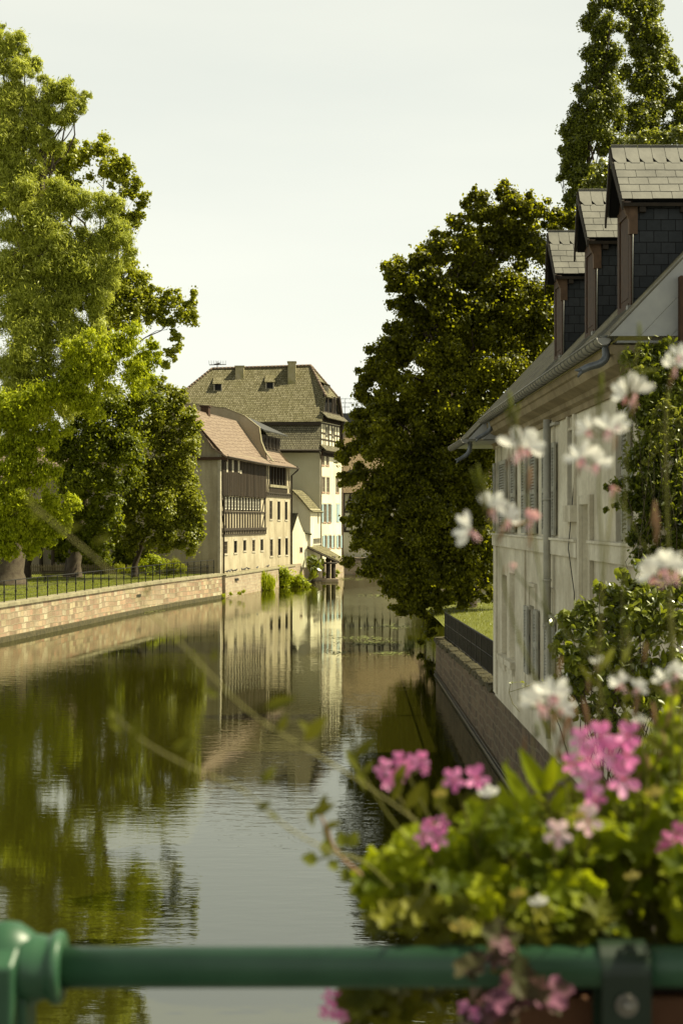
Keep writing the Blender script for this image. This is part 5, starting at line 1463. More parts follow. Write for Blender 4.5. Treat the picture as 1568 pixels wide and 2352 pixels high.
# the big linden on the right
right_blobs = [(1000, 660, 60, 2.5), (1100, 590, 60, 2.5), (1180, 540, 50, 2), (1080, 760, 85, 3), (1180, 720, 80, 3), (960, 800, 60, 2.5), (1020, 900, 85, 3), (920, 950, 65, 2.5), (1120, 950, 90, 3), (950, 1080, 85, 3), (1060, 1120, 90, 3), (880, 1160, 55, 2), (980, 1190, 80, 2.5), (1080, 1260, 80, 2.5), (1200, 850, 90, 3), (920, 1280, 50, 2), (1092, 452, 22), (1105, 485, 40), (1168, 448, 30), (1190, 480, 44), (1235, 480, 36), (1275, 500, 36), (1310, 510, 26), (1050, 520, 30), (1055, 560, 46), (1130, 545, 60), (1210, 560, 66), (1285, 570, 50),
     (1000, 570, 42), (960, 600, 44), (915, 615, 34), (888, 612, 18), (900, 650, 22), (940, 660, 40), (990, 650, 50), (1080, 640, 70), (1180, 660, 80), (1270, 670, 60), (920, 700, 30), (905, 760, 26), (960, 720, 48), (1040, 740, 70), (1140, 760, 80), (1240, 770, 80),
     (880, 800, 30), (930, 800, 46), (1010, 830, 70), (850, 850, 34), (835, 885, 22), (900, 870, 50), (1100, 860, 80), (1200, 860, 80), (870, 940, 46), (940, 930, 60), (830, 950, 30), (815, 985, 24), (1030, 950, 80), (1140, 960, 80),
     (850, 1010, 46), (800, 1035, 26), (785, 1055, 16), (900, 1020, 60), (980, 1040, 80), (1080, 1060, 90), (820, 1090, 32), (880, 1100, 60), (840, 1150, 44), (800, 1100, 22), (960, 1130, 80), (1060, 1150, 80), (1120, 1180, 60), (815, 1190, 28), (870, 1190, 56), (830, 1240, 34), (800, 1290, 18),
     (900, 1250, 54), (980, 1230, 80), (1080, 1240, 70), (850, 1300, 34), (900, 1315, 46), (960, 1320, 56), (1040, 1320, 60), (1110, 1310, 50), (890, 1355, 26), (950, 1370, 36), (1010, 1375, 40), (920, 1395, 20), (1080, 1365, 32), (1130, 1355, 28), (1000, 1420, 26), (960, 1400, 20), (985, 1455, 16), (965, 1475, 9), (940, 1405, 12)]
tree('huge dark green linden overhanging the water on the right bank', right_blobs, 72, 1072, .45, M['leaf_dark'], M['bark_dark'], 21, .17, .13, 7.0, .65, .6, .35, .2, 'linden_tree', gz=1.75, base_Y=75, depth=.9, twigs=2, fill=.6, limb_r=.3)
# poplars and leafy tree behind the white house
tree('tall dark poplar, left one of the pair behind the slate dormers',
     [(1395, -60, 34), (1395, 0, 36), (1385, 60, 40), (1375, 120, 44), (1390, 180, 44), (1365, 210, 46), (1395, 250, 44), (1360, 290, 50), (1400, 330, 44), (1318, 320, 28), (1322, 350, 30), (1300, 390, 22), (1330, 400, 40), (1305, 350, 24), (1322, 285, 14), (1288, 345, 10), (1295, 300, 16), (1322, 250, 16), (1315, 440, 26), (1350, 450, 45), (1305, 475, 18), (1400, 430, 50), (1285, 410, 10)],
     88, 1360, .5, M['leaf_poplar'], M['bark_dark'], 51, .16, .12, 8.5, .6, 1.2, .1, .12, 'poplar_tree', gz=1.75, depth=.7, group=None)
tree('tall dark poplar, right one of the pair behind the slate dormers',
     [(1460, -50, 36), (1485, 0, 40), (1455, 30, 34), (1490, 70, 44), (1462, 110, 44), (1505, 130, 40), (1470, 180, 50), (1515, 200, 36), (1480, 250, 55), (1530, 240, 30), (1460, 310, 55), (1530, 310, 40), (1570, 290, 44), (1560, 240, 26), (1565, 200, 20), (1470, 390, 60), (1560, 380, 60), (1550, 160, 14)],
     90, 1490, .5, M['leaf_poplar'], M['bark_dark'], 52, .16, .12, 8.5, .6, 1.2, .1, .12, 'poplar_tree', gz=1.75, depth=.7)
tree('sunlit yellow green tree peeping over the dormer roofs',
     [(1390, 385, 26), (1370, 405, 24), (1350, 430, 20), (1400, 420, 40), (1460, 325, 22), (1500, 320, 28), (1545, 315, 30), (1575, 310, 30), (1480, 370, 50), (1560, 380, 60), (1420, 480, 60), (1345, 470, 26)],
     48, 1500, .25, M['leaf_yellow'], M['bark_dark'], 53, .13, .075, 3.4, .4, .8, .3, .3, 'tree', gz=1.75, depth=.8)
# backdrop row beyond the right lawn
for k, (px, py, r, Y, lb) in enumerate(((1000, 1290, 70, 130, 'small dense tree beyond the right lawn, left of the white house'), (1090, 1250, 90, 120, 'dense tree beyond the right lawn close to the white house'), (1180, 1220, 120, 112, 'dense dark tree hidden behind the white house corner'))):
    bl = [(px + RB_.uniform(-.6, .6) * r, py + RB_.uniform(-.6, .8) * r, r * RB_.uniform(.4, .6)) for _ in range(9)]
    tree(lb, bl, Y, px, .35, M['leaf_mid'], M['bark_dark'], 60 + k, .34, .26, 3, 1.2, gz=1.75, group='backdrop trees behind the right lawn')

def bush(label, blobs, Y, leafm, seed, L_, W_, cover=3.4, cr=.35, base=None, name='shrub', cat='shrub', gz=GZ, bend=0, fold=0, depth=1, squash=.8, droop=.2, stems=True, stem_r=.02, fill=.25):
    rng = np.random.default_rng(seed); rr = random.Random(seed)
    b0 = P(base if base else blobs[0][0], 1300, Y)
    root = empty(name, (b0.x, Y, gz), label, cat)
    A_ = L_ * W_ / 2 * (1.1 if bend else 1); cover *= 1.4
    C, N = crown_points(blobs, Y, rng, A_, cover, cr, squash, fill, depth)
    make_leaves('foliage', C, N, L_, W_, leafm, root, rng, droop, bend, fold)
    if stems:
        m_ = MB()
        for b in blobs:
            c = P(b[0], b[1], Y + (b[3] if len(b) > 3 else 0)); limb(m_, (b0.x + rr.uniform(-.2, .2), Y, gz - .1), c, stem_r, stem_r * .4, rr, .08, 6, 5)
            for _ in range(2):
                R = b[2] * Y / FP; d = Vector((rr.gauss(0, 1), rr.gauss(0, 1), rr.gauss(0, 1))).normalized() * R; limb(m_, c - d * .4, c + d * .9, stem_r * .4, stem_r * .15, rr, .08, 4, 4)
        m_.build('stem', M['bark_dark'], root)
    return root
bush('light green bush behind the railing in front of the tan gable', [(350, 1290, 22), (375, 1295, 16), (330, 1298, 16), (345, 1308, 20)], 117, M['leaf_bright'], 71, .16, .09)
bush('dark upright shrub by the wing wall of the tan house', [(240, 1275, 14), (246, 1255, 10), (235, 1292, 16), (252, 1290, 12)], 119, M['leaf_mid'], 72, .2, .1)
bush('loose olive shrub behind the picket fence', [(200, 1285, 22), (185, 1300, 20), (215, 1305, 22), (195, 1262, 14)], 121, M['leaf_linden'], 73, .18, .1)
bush('grassy shrub at the right end of the park railing', [(400, 1300, 18), (415, 1306, 14), (385, 1308, 14), (300, 1312, 14), (275, 1305, 12)], 116, M['leaf_plane'], 74, .3, .04, droop=-.3)
bush('yellow green hedge plant under the yellow parasol', [(112, 1262, 14), (130, 1268, 14), (150, 1268, 14), (100, 1270, 12), (175, 1262, 16), (160, 1250, 14)], 131, M['leaf_bright'], 75, .2, .12)
bush('leafy bush behind the dark garden wall', [(215, 1262, 16), (190, 1250, 18), (230, 1250, 16), (165, 1258, 12)], 136, M['leaf_mid'], 76, .25, .16)
for k, (px, py, Y, mt, lb) in enumerate(((150, 1262, 123, 'leaf_mid', 'dark bush in the park shade right of the bench'), (205, 1240, 124, 'leaf_linden', 'tall dark bush filling the gap between park trunks'), (285, 1272, 121, 'leaf_mid', 'dark green bush before the wing wall'), (60, 1262, 126, 'leaf_mid', 'shaded bush behind the thick pale trunk'), (320, 1262, 122, 'leaf_linden', 'olive bush close to the leaning linden trunk'), (115, 1215, 127, 'leaf_mid', 'high hedge bush under the bright fronds'))):
    bush(lb, [(px + RB_.uniform(-26, 26), py + RB_.uniform(-26, 30), RB_.uniform(15, 26)) for _ in range(7)], Y, M[mt], 300 + k, .26, .15, 3, .5)
# plants along the water
bush('tall yellow green reeds growing from the water at the quay foot', [(600, 1342, 20), (585, 1350, 17), (618, 1337, 18), (605, 1330, 15), (572, 1360, 11)], 133, M['leaf_bright'], 81, .8, .07, 6, .5, gz=-.3, name='reed_clump', cat='reeds', droop=-.5, stem_r=.015)
bush('bright leafy willow scrub on the waterline below the tan house', [(642, 1335, 20), (650, 1318, 16), (638, 1310, 11), (667, 1333, 20), (688, 1335, 17), (660, 1348, 16), (703, 1344, 10), (630, 1350, 10)], 140, M['leaf_bright'], 82, .34, .11, 6, .5, gz=-.3, name='waterside_shrub')
bush('low weeds at the corner of the pink quay wall', [(512, 1368, 6), (530, 1364, 5), (550, 1362, 6), (560, 1358, 5)], 119.3, M['leaf_bright'], 83, .22, .05, 3, .3, gz=0.0, name='weed_clump', cat='weeds', stem_r=.01)
bush('large leaved plant climbing beside the boat shelter', [(718, 1288, 12), (712, 1298, 10), (730, 1294, 9), (722, 1310, 12), (715, 1322, 10), (737, 1305, 5)], 149.6, M['leaf_shrub'], 84, .75, .6, 3, .5, gz=0, name='large_leaf_plant', cat='plant', bend=.15, fold=.1, stem_r=.03)
bush('small weeds at the foot of the cream house', [(745, 1318, 5), (757, 1320, 4), (775, 1313, 6), (772, 1322, 5)], 155.5, M['leaf_bright'], 85, .25, .08, 3, .3, gz=0.0, name='weed_clump', cat='weeds', stem_r=.01)
# reeds in the water right of centre and floating weed
bush('small pale reed tuft standing in the water beneath the linden boughs', [(938, 1488, 12), (945, 1480, 9), (930, 1495, 8)], 72, M['weed'], 86, .45, .02, 1.1, .4, gz=-.3, name='reed_clump', cat='reeds', droop=-.6, stem_r=.006, fill=0)
rng = np.random.default_rng(5)
Cw = []
for px, py, w_, n in ((860, 1478, 70, 260), (830, 1466, 60, 120), (900, 1500, 40, 150), (800, 1330, 50, 160), (860, 1368, 40, 90), (780, 1500, 30, 60), (330, 1405, 60, 80), (900, 1440, 50, 100)):
    Yw = EYE * FP / (py - CY); c = (px - CX) / FP * Yw
    Cw.append(np.stack([rng.normal(c, w_ * .55 * Yw / FP, n), rng.normal(Yw, Yw * .012, n), np.full(n, .012)], 1))
Cw = np.concatenate(Cw); n = len(Cw); Nw = unit(np.array([[0, 0, 1.0]]) + rng.normal(size=(n, 3)) * .12)
o = make_leaves('floating_weed', Cw, Nw, .5, .05, M['weed'], None, rng, 0); tag(o, 'thin scattered strands of water weed floating mid river', 'water weed', kind='stuff')
# moss lumps and grass along the right coping; grass blades on the sunny lawn and left lawn
def grass(name, pts, h, mat, seed, label):
    rng = np.random.default_rng(seed); n = len(pts)
    lean = rng.normal(size=(n, 3)) * .3; lean[:, 2] = 1; A = unit(lean) * (h * rng.uniform(.5, 1.2, n))[:, None] / 2; B = unit(np.cross(A, rng.normal(size=(n, 3)))) * h * .06
    o = leaf_mesh(name, pts + A, A, B, mat, None); tag(o, label, 'grass', kind='stuff')
rng = np.random.default_rng(9); n = 26000
xs = rng.uniform(5.0, 13, n); ysg = rng.uniform(43, 77, n)
zz = 1.73 + .32 * np.sin(np.clip((xs - 5) / 5, 0, 1) * 1.57) * np.sin(np.clip((ysg - 42) / 14, 0, 1) * 1.57)
grass('lawn_grass', np.stack([xs, ysg, zz], 1), .12, M['leaf_yellow'], 3, 'short sunlit grass of the right bank lawn')
n = 40000; ysg = rng.uniform(72, 119, n); bx_ = np.interp(ysg, [p[1] for p in BANK], [p[0] for p in BANK]); xs = bx_ - .7 - rng.uniform(0, 1, n) ** 1.2 * 14
grass('park_grass', np.stack([xs, ysg, np.full(n, GZ)], 1), .14, M['leaf_mid'], 4, 'mown grass between the left quay railing and the park fence')  # darker leaf colour stands in for tree shade on this lawn
n = 2600; ysg = rng.uniform(38.8, 60.5, n); xs = rng.normal(4.5, .13, n)
grass('wall_moss', np.stack([xs, ysg, 1.93 - (ysg - 38.4) * .0205], 1), .09, M['moss'], 6, 'dry moss and tufts along the right quay coping')

# ivy and wisteria on the white house gable, big shrub on the terrace
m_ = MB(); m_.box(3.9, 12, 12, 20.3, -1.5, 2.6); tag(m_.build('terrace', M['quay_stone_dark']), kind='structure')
bush('dark green wisteria covering the near gable of the white house',
     [(1475, 850, 45), (1520, 830, 50), (1560, 850, 50), (1440, 880, 26), (1500, 900, 50), (1550, 930, 50), (1480, 960, 40), (1520, 1000, 60), (1575, 1020, 60), (1480, 1040, 40), (1450, 1060, 24), (1420, 1110, 16), (1395, 1120, 10), (1500, 1090, 55), (1560, 1110, 60), (1460, 1150, 36), (1510, 1180, 55), (1565, 1210, 60), (1480, 1220, 36), (1450, 1240, 16), (1470, 1280, 26), (1520, 1270, 46), (1440, 820, 18), (1470, 800, 16), (1530, 790, 20), (1390, 1170, 7), (1415, 1160, 9), (1430, 930, 12), (1452, 1110, 20)],
     19.7, M['leaf_ivy'], 91, .085, .038, 4.5, .16, base=1500, stems=False, name='wisteria', cat='climber', gz=2.6, bend=.12, fold=.15, depth=.35, droop=.5, stem_r=.012)
bush('fresh yellow shoots of a climber over the dark wisteria',
     [(1525, 930, 16), (1545, 950, 16), (1510, 985, 18), (1535, 1000, 20), (1500, 1030, 18), (1485, 1060, 12), (1560, 970, 16), (1565, 1070, 16), (1445, 870, 13), (1465, 850, 12), (1500, 945, 10), (1430, 905, 8)],
     19.2, M['leaf_yellow'], 92, .075, .03, 2.6, .12, base=1520, name='golden_climber', cat='climber', gz=2.6, bend=.12, fold=.15, depth=.3, droop=.3, stem_r=.006, fill=0)
bush('broad glossy shrub bulging over the quay in front of the white house',
     [(1400, 1370, 34), (1450, 1355, 40), (1500, 1370, 45), (1560, 1360, 50), (1375, 1350, 14), (1340, 1400, 26), (1300, 1430, 28), (1285, 1460, 20), (1340, 1450, 40), (1400, 1430, 55), (1470, 1430, 60), (1550, 1440, 60), (1275, 1490, 16), (1320, 1510, 45), (1390, 1510, 55), (1460, 1520, 60), (1540, 1530, 60), (1330, 1575, 40), (1400, 1590, 50), (1300, 1560, 26), (1470, 1600, 60), (1550, 1600, 60), (1345, 1635, 26), (1400, 1660, 40), (1260, 1610, 12), (1470, 1300, 20), (1430, 1320, 16)],
     17.5, M['leaf_shrub'], 93, .115, .065, 4, .2, base=1430, name='glossy_shrub', cat='shrub', gz=2.6, bend=.14, fold=.18, depth=.7, droop=.4, stem_r=.012)
m_ = MB(); rr = random.Random(6)
pts = [P(x, y, 18.6) for x, y in ((1172, 1568), (1168, 1590), (1176, 1615), (1192, 1635), (1180, 1600), (1200, 1580), (1225, 1570), (1260, 1560), (1290, 1555))]
m_.tube(pts[:4], .004, 4); m_.tube([pts[1]] + pts[5:], .004, 4)
v_ = empty('tendril', pts[8], 'thin yellow tendril curling from the glossy shrub against the white wall', 'climber'); m_.build('stem', M['stem_pale'], v_)
rng = np.random.default_rng(77); Ct = np.array([pts[0].lerp(pts[5], k / 8) + Vector((0, -.01, .01 * k)) for k in range(9)] + [pts[5].lerp(pts[8], k / 14) + Vector((0, 0, rr.uniform(-.05, .05))) for k in range(15)]); make_leaves('foliage', Ct, unit(rng.normal(size=Ct.shape) + [0, -1, 0]), .06, .03, M['leaf_yellow'], v_, rng, 0)

# ================================================================== FOREGROUND FLOWERS
def basis(n, up=Vector((0, 0, 1))):
    n = Vector(n).normalized(); x = up.cross(n)
    if x.length < .05: x = Vector((1, 0, 0)).cross(n)
    x.normalize(); return x, n.cross(x), n
def petal(mb, o, d, n, L_, W_, cup=.15, tipw=.75, curl=.1):
    """a rounded petal: o root, d direction, n facing"""
    d = Vector(d).normalized(); n = Vector(n).normalized(); s = d.cross(n).normalized()
    rows = [(0, .10), (.18, .28), (.42, .80), (.66, 1.0), (.86, tipw), (.97, tipw * .5), (1.0, .12)]
    vs = []; fs = []
    for t, w_ in rows:
        z = -cup * L_ * math.sin(t * 2.2) + curl * L_ * t * t
        for k, q in enumerate((-1, -.5, 0, .5, 1)):
            vs.append(o + d * (L_ * t) + s * (W_ / 2 * w_ * q) + n * (z + abs(q) ** 2 * W_ * .12 * w_))
    for i in range(len(rows) - 1):
        for k in range(4): fs.append((i * 5 + k, i * 5 + k + 1, (i + 1) * 5 + k + 1, (i + 1) * 5 + k))
    mb.add(vs, fs, True)
def lance(mb, o, d, n, L_, W_, bend=.2):
    d = Vector(d).normalized(); n = Vector(n); n = (n - d * n.dot(d)).normalized(); s = d.cross(n)
    rows = [(0, .12), (.2, .7), (.42, 1.0), (.7, .7), (.9, .28), (1, .02)]
    vs = []; fs = []
    for t, w_ in rows:
        c = o + d * (L_ * t) - n * (bend * L_ * t * t)
        vs += [c - s * (W_ / 2 * w_) + n * W_ * .18 * w_, c, c + s * (W_ / 2 * w_) + n * W_ * .18 * w_]
    for i in range(len(rows) - 1):
        for k in range(2): fs.append((i * 3 + k, i * 3 + k + 1, (i + 1) * 3 + k + 1, (i + 1) * 3 + k))
    mb.add(vs, fs, True)
def lobed(mb, o, n, r, rng_, spin, lobes=5):
    """scalloped round pelargonium leaf"""
    x, y, n = basis(n); K = lobes * 6; rings = (.0, .4, .75, 1.0)
    vs = [o]; fs = []
    for q in rings[1:]:
        for k in range(K):
            a = 2 * math.pi * k / K + spin
            notch = 1.0 - .42 * max(0, math.cos(a - spin)) ** 14
            rad = r * q * (1 + (.16 * math.cos(lobes * (a - spin) + math.pi) + .05 * math.cos(3 * lobes * (a - spin))) * q) * notch
            z = r * (.26 * q * q + .07 * math.cos(lobes * (a - spin)) * q)
            vs.append(o + x * (rad * math.cos(a)) + y * (rad * math.sin(a)) + n * z)
    for k in range(K): fs.append((0, 1 + k, 1 + (k + 1) % K))
    for j in range(2):
        for k in range(K): k2 = (k + 1) % K; fs.append((1 + j * K + k, 1 + (j + 1) * K + k, 1 + (j + 1) * K + k2, 1 + j * K + k2))
    mb.add(vs, fs, True)
RF_ = random.Random(17)
def rnd(a=1): return Vector((RF_.gauss(0, a), RF_.gauss(0, a), RF_.gauss(0, a)))

def gaura_flower(root, px, py, Y, size, tilt=0.0, kind='open'):
    """butterfly-like flower: four petals fanned upwards, long stamens hanging below"""
    o = P(px, py, Y); S = size * .86 * Y / FP
    m = MB(); mt = M['petal_white']
    face = Vector((RF_.uniform(-.5, .5), -1, RF_.uniform(-.1, .5))).normalized()
    if kind == 'open':
        for a in (-68, -24, 22, 64):
            a = math.radians(a + RF_.uniform(-12, 12)) + tilt
            d = Vector((math.sin(a), RF_.uniform(-.35, .1), math.cos(a)))
            petal(m, o, d, face, S * RF_.uniform(.52, .62), S * RF_.uniform(.24, .32), .1, .8, RF_.uniform(-.2, .25))
    elif kind == 'half':
        mt = M['petal_blush']
        for a in (-30, 10, 40):
            a = math.radians(a) + tilt; d = Vector((math.sin(a), -.2, math.cos(a))); petal(m, o, d, face, S * .5, S * .3, .25, .7, .4)
    f = m.build('flower', mt, root)
    s = MB()
    for k in range(7):
        d = Vector((RF_.uniform(-.35, .35) - math.sin(tilt) * .5, -.35, -.8)).normalized(); e = o + d * S * RF_.uniform(.35, .5); s.tube([o, o.lerp(e, .5) + Vector((0, -.002, .001)), e], S * .009, 4, False)
        s.ball(e, S * .022, 5, 4)
    s.build('stamen', M['petal_palepink'], f)
    c = MB()
    for k in range(3):
        d = Vector((RF_.uniform(-.5, .5), .2, -.6 - RF_.random() * .4)); lance(c, o, d, (0, -1, 0), S * RF_.uniform(.28, .42), S * .13, .3)
    c.tube([o, o + Vector((.0, .002, -S * .12))], [S * .04, S * .02], 6)
    c.build('calyx', M['petal_blush'], f)
def bud(m, px, py, Y, L_, ang, w_=.16):
    o = P(px, py, Y); Lm = L_ * Y / FP; d = Vector((math.sin(ang), 0, math.cos(ang)))
    m.tube([o - d * Lm * .5, o - d * Lm * .2, o + d * Lm * .15, o + d * Lm * .38, o + d * Lm * .5], [Lm * w_ * .25, Lm * w_ * .45, Lm * w_ * .5, Lm * w_ * .3, Lm * .02], 7)
BZ = bz1 + .01
def curve(pts, it=3):
    pp = [Vector(p) for p in pts]
    for _ in range(it):
        q = [pp[0]]
        for a, b in zip(pp[:-1], pp[1:]): q += [a.lerp(b, .25), a.lerp(b, .75)]
        q.append(pp[-1]); pp = q
    return pp
def gaura(label, Y, stem, flowers, buds, redbuds=(), base=None, w_=3.2, leaves=10):
    bx_ = base if base is not None else stem[0][0]
    b = P(bx_, 2240, Y); b = Vector((max(bx0 + .03, b.x), 1.78, BZ))
    root = empty('gaura_plant', b, label, 'flower')
    m = MB(); pts = curve([b] + [P(x, y, Y) for x, y in stem]); n = len(pts)
    m.tube(pts, [w_ * Y / FP * (1.1 - .7 * i / n) for i in range(n)], 6)
    for f in flowers + [(q[0], q[1]) for q in buds]:
        t = min(pts, key=lambda p: (p - P(f[0], f[1] + 18, Y)).length); e = P(f[0], f[1], Y)
        if (t - e).length > .004: m.tube([t, t.lerp(e, .6) + Vector((0, 0, -.002)), e], 2.0 * Y / FP, 5)
    m.build('stem', M['stem_green'], root)
    for f in flowers: gaura_flower(root, f[0], f[1], Y + RF_.uniform(-.03, .03), f[2], f[3] if len(f) > 3 else 0, f[4] if len(f) > 4 else 'open')
    if buds:
        for q in buds: m = MB(); bud(m, q[0], q[1], Y, q[2], q[3] if len(q) > 3 else 0); m.build('bud', M['leaf_yellow'], root)
    if redbuds:
        for q in redbuds: m = MB(); bud(m, q[0], q[1], Y, q[2], q[3] if len(q) > 3 else 0); m.build('bud', M['stem_red'], root)
    for k in range(leaves):
        m = MB(); i = RF_.randint(2, max(3, int(n * .45))); lance(m, pts[i], Vector((RF_.uniform(-1, 1), RF_.uniform(-.6, .4), RF_.uniform(.2, 1))), (0, -1, .3), RF_.uniform(.025, .05), RF_.uniform(.006, .011), .3); m.build('leaf', M['leaf_olive'], root)
gaura('white gaura spray furthest left, flowering low beside the dark linden', 1.78, [(1290, 1900), (1245, 1600), (1165, 1400), (1140, 1240), (1120, 1190)],
      [(1080, 1215, 85, -1.2), (1130, 1165, 85, .1), (1165, 1190, 80, .7), (1215, 1195, 62, .4, 'half')], [(1100, 1095, 60, -.15), (1112, 1110, 46, .25), (1088, 1100, 50, -.3)], [(1150, 1225, 50, .3), (1190, 1205, 40, 1.2), (1215, 1240, 44, .1)])
gaura('white gaura blossom at eave height under a pale green bud tip', 1.8, [(1330, 1900), (1290, 1650), (1245, 1350), (1205, 1120), (1190, 1020)],
      [(1190, 1025, 108, .2), (1210, 1028, 85, .9)], [(1172, 930, 66, -.1), (1186, 950, 50, .2), (1165, 955, 44, -.2)], [(1168, 1055, 40, .2), (1215, 1100, 60, .05)])
gaura('pair of white gaura blossoms in front of the narrow house window', 1.76, [(1380, 1900), (1370, 1600), (1385, 1300), (1372, 1100), (1380, 1000)],
      [(1335, 1050, 88, -.3), (1370, 1065, 75, .8), (1352, 985, 66, -.5), (1395, 985, 80, .3), (1420, 975, 55, 1.0)], [(1380, 885, 66, .02), (1371, 920, 40, -.1)], [(1330, 1075, 44, .2), (1410, 1020, 40, .1)])
gaura('single white gaura blossom with pink calyx near the gutter', 1.82, [(1440, 1850), (1425, 1500), (1432, 1200), (1438, 1000), (1445, 920)],
      [(1440, 905, 90, -.5), (1455, 900, 90, .35)], [(1437, 815, 54, .05), (1467, 765, 52, 0), (1482, 852, 60, 1.5), (1425, 830, 44, -.1)], [(1455, 935, 44, .3)])
gaura('white gaura blossom highest at the right edge above a long bare stalk', 1.84, [(1560, 1850), (1545, 1500), (1530, 1200), (1525, 960), (1540, 850)],
      [(1548, 840, 72, .1), (1560, 815, 60, .5)], [(1538, 790, 38, 0)], [(1540, 870, 50, .2), (1507, 1210, 80, .06)], w_=5)
gaura('wide white gaura blossom at the right edge level with the shrub top', 1.72, [(1540, 1850), (1545, 1600), (1535, 1420), (1525, 1330)],
      [(1500, 1320, 90, -.8), (1525, 1305, 98, .0), (1552, 1310, 90, .5)], [(1412, 1135, 44, .1)], [(1530, 1330, 44, .3), (1500, 1180, 60, 0.1)])
gaura('large white gaura cluster in front of the quay wall top', 1.68, [(1320, 2000), (1300, 1800), (1275, 1680), (1255, 1610)],
      [(1235, 1610, 98, -.6), (1268, 1595, 92, .25), (1285, 1625, 70, .9), (1250, 1620, 80, -.1)], [(1190, 1465, 34, .1)], [(1295, 1680, 70, .25), (1270, 1660, 50, .1), (1160, 1310, 26, .1), (1280, 1730, 44, 0)])
gaura('small half open gaura buds above the pink geranium head', 1.8, [(1420, 1900), (1400, 1700), (1375, 1560), (1365, 1530)],
      [(1372, 1525, 46, .3), (1175, 1305, 30, .2, 'half'), (1405, 1130, 36, .4, 'half')], [(1340, 1500, 40, .1)], [(1345, 1640, 80, -.2), (1350, 1570, 50, 0), (1310, 1660, 70, 0)])
gaura('white gaura pair low at the right over the leaves', 1.74, [(1500, 1950), (1480, 1750), (1465, 1650), (1450, 1590)],
      [(1425, 1570, 62, -.4), (1462, 1580, 50, .7), (1530, 1565, 74, -.1), (1550, 1545, 60, .6), (1470, 1660, 40, 0)], [(1440, 1440, 44, .1), (1350, 1480, 50, -.1)], [(1460, 1620, 60, .2), (1500, 1640, 60, -.1), (1480, 1500, 50, .1), (1440, 1700, 60, .1), (1520, 1720, 56, .3)])
# misty tangle of thin stems behind
for k in range(10):
    x0 = RF_.uniform(1180, 1560); x1 = x0 + RF_.uniform(-60, 60); y1 = RF_.uniform(1450, 1750)
    gaura(('upright reddish gaura stem with closed buds, ' + ['far left of', 'second from left among', 'left of centre among', 'just left of middle in', 'in the middle of', 'just right of middle in', 'right of centre in', 'third from right in', 'second from right in', 'far right of'][k] + ' the planter tangle'), RF_.uniform(1.72, 1.9), [(x0 if k == 0 else 1180 + k * 42, 1950), (1180 + k * 42 + RF_.uniform(-20, 20), 1800), (1180 + k * 42 + RF_.uniform(-35, 35), y1)], [], [(1180 + k * 42 + RF_.uniform(-20, 20), y1 + 10, 40, RF_.uniform(-.3, .3))], [(1180 + k * 42 + RF_.uniform(-20, 20), y1 + 50, 50, RF_.uniform(-.3, .3)), (1180 + k * 42 + RF_.uniform(-20, 20), y1 + 90, 44, RF_.uniform(-.5, .5))], w_=2.4, leaves=16)

def floret(mp, mthr, o, S, face, spin, pale=False):
    x, y, n = basis(face)
    for a, L_, w_ in ((-28, .55, .34), (26, .55, .34), (112, .5, .28), (180, .52, .28), (-112, .5, .28)):
        a = math.radians(a + RF_.uniform(-7, 7)) + spin; d = y * math.cos(a) + x * math.sin(a) + n * RF_.uniform(.0, .25); petal(mp, o, d, n, S * L_, S * w_, .08, .85, .12)
    mthr.tube([o - n * S * .28, o - n * S * .1, o + n * S * .015], [S * .03, S * .035, S * .055], 6)
def geranium(label, base, leafblobs, heads, Ys, leafm=None, n_leaf=60, lr=(.018, .03), seed=1, drop=False):
    rr = random.Random(seed)
    b = Vector((P(base, 2240, 1.75).x, 1.78, BZ)); b.x = max(b.x, bx0 + .03)
    root = empty('geranium_plant', b, label, 'flower')
    m = MB(); st = MB()
    for k in range(int(n_leaf * .72)):
        px, py, r = leafblobs[rr.randrange(len(leafblobs))]
        a = rr.uniform(0, 6.28); q = math.sqrt(rr.random()) * r; Y = rr.uniform(*Ys)
        o = P(px + q * math.cos(a), py + q * math.sin(a) * .8, Y)
        n = Vector((rr.gauss(-.1, .5), rr.gauss(-.55, .45), rr.gauss(.75, .4))); lobed(m, o, n, rr.uniform(*lr), rr, rr.uniform(0, 6.28))
        if k % 2 == 0: st.tube([b.lerp(o, .55) + Vector((0, 0, -.01)), b.lerp(o, .8), o], .0014, 4, False)
    m.build('leaf', leafm or M['leaf_pot'], root)
    for bl in leafblobs: o = P(bl[0], bl[1], sum(Ys) / 2); st.tube(curve([b, b.lerp(o, .5) + Vector((rr.uniform(-.02, .02), 0, -.01)), o], 2), [.004, .0038, .0036, .0034, .003, .003, .0028, .0025, .002, .002][:len(curve([b, b.lerp(o, .5), o], 2))] if False else .0028, 6)
    st.build('stem', M['stem_green'], root)
    for (px, py, S, fl, Y, pm) in heads:
        c = P(px, py, Y); Sm = S * Y / FP
        mp = MB(); mt = MB(); stalk = MB()
        foot = c + Vector((RF_.uniform(-.01, .01), .02, -Sm * .55 - .0))
        for (fx, fy, fs_) in fl:
            o = P(fx, fy, Y - RF_.uniform(0, .02)); face = Vector((RF_.uniform(-.3, .3) + (fx - px) / S * .4, -1, RF_.uniform(-.1, .4) - (fy - py) / S * .2))
            floret(mp, mt, o, .80 * fs_ * Y / FP, face, RF_.uniform(-.35, .35)); stalk.tube([foot, foot.lerp(o, .6) + Vector((0, .006, 0)), o + Vector((0, .01, 0))], .001, 4, False)
        stalk.tube(curve([b.lerp(foot, .2), b.lerp(foot, .7) + Vector((0, .01, 0)), foot], 2), .0018, 5)
        h = mp.build('flower_head', pm, root); mt.build('throat', M['flower_throat'], h); stalk.build('stalk', M['stem_green'], h)
PK, PP = M['petal_pink'], M['petal_palepink']
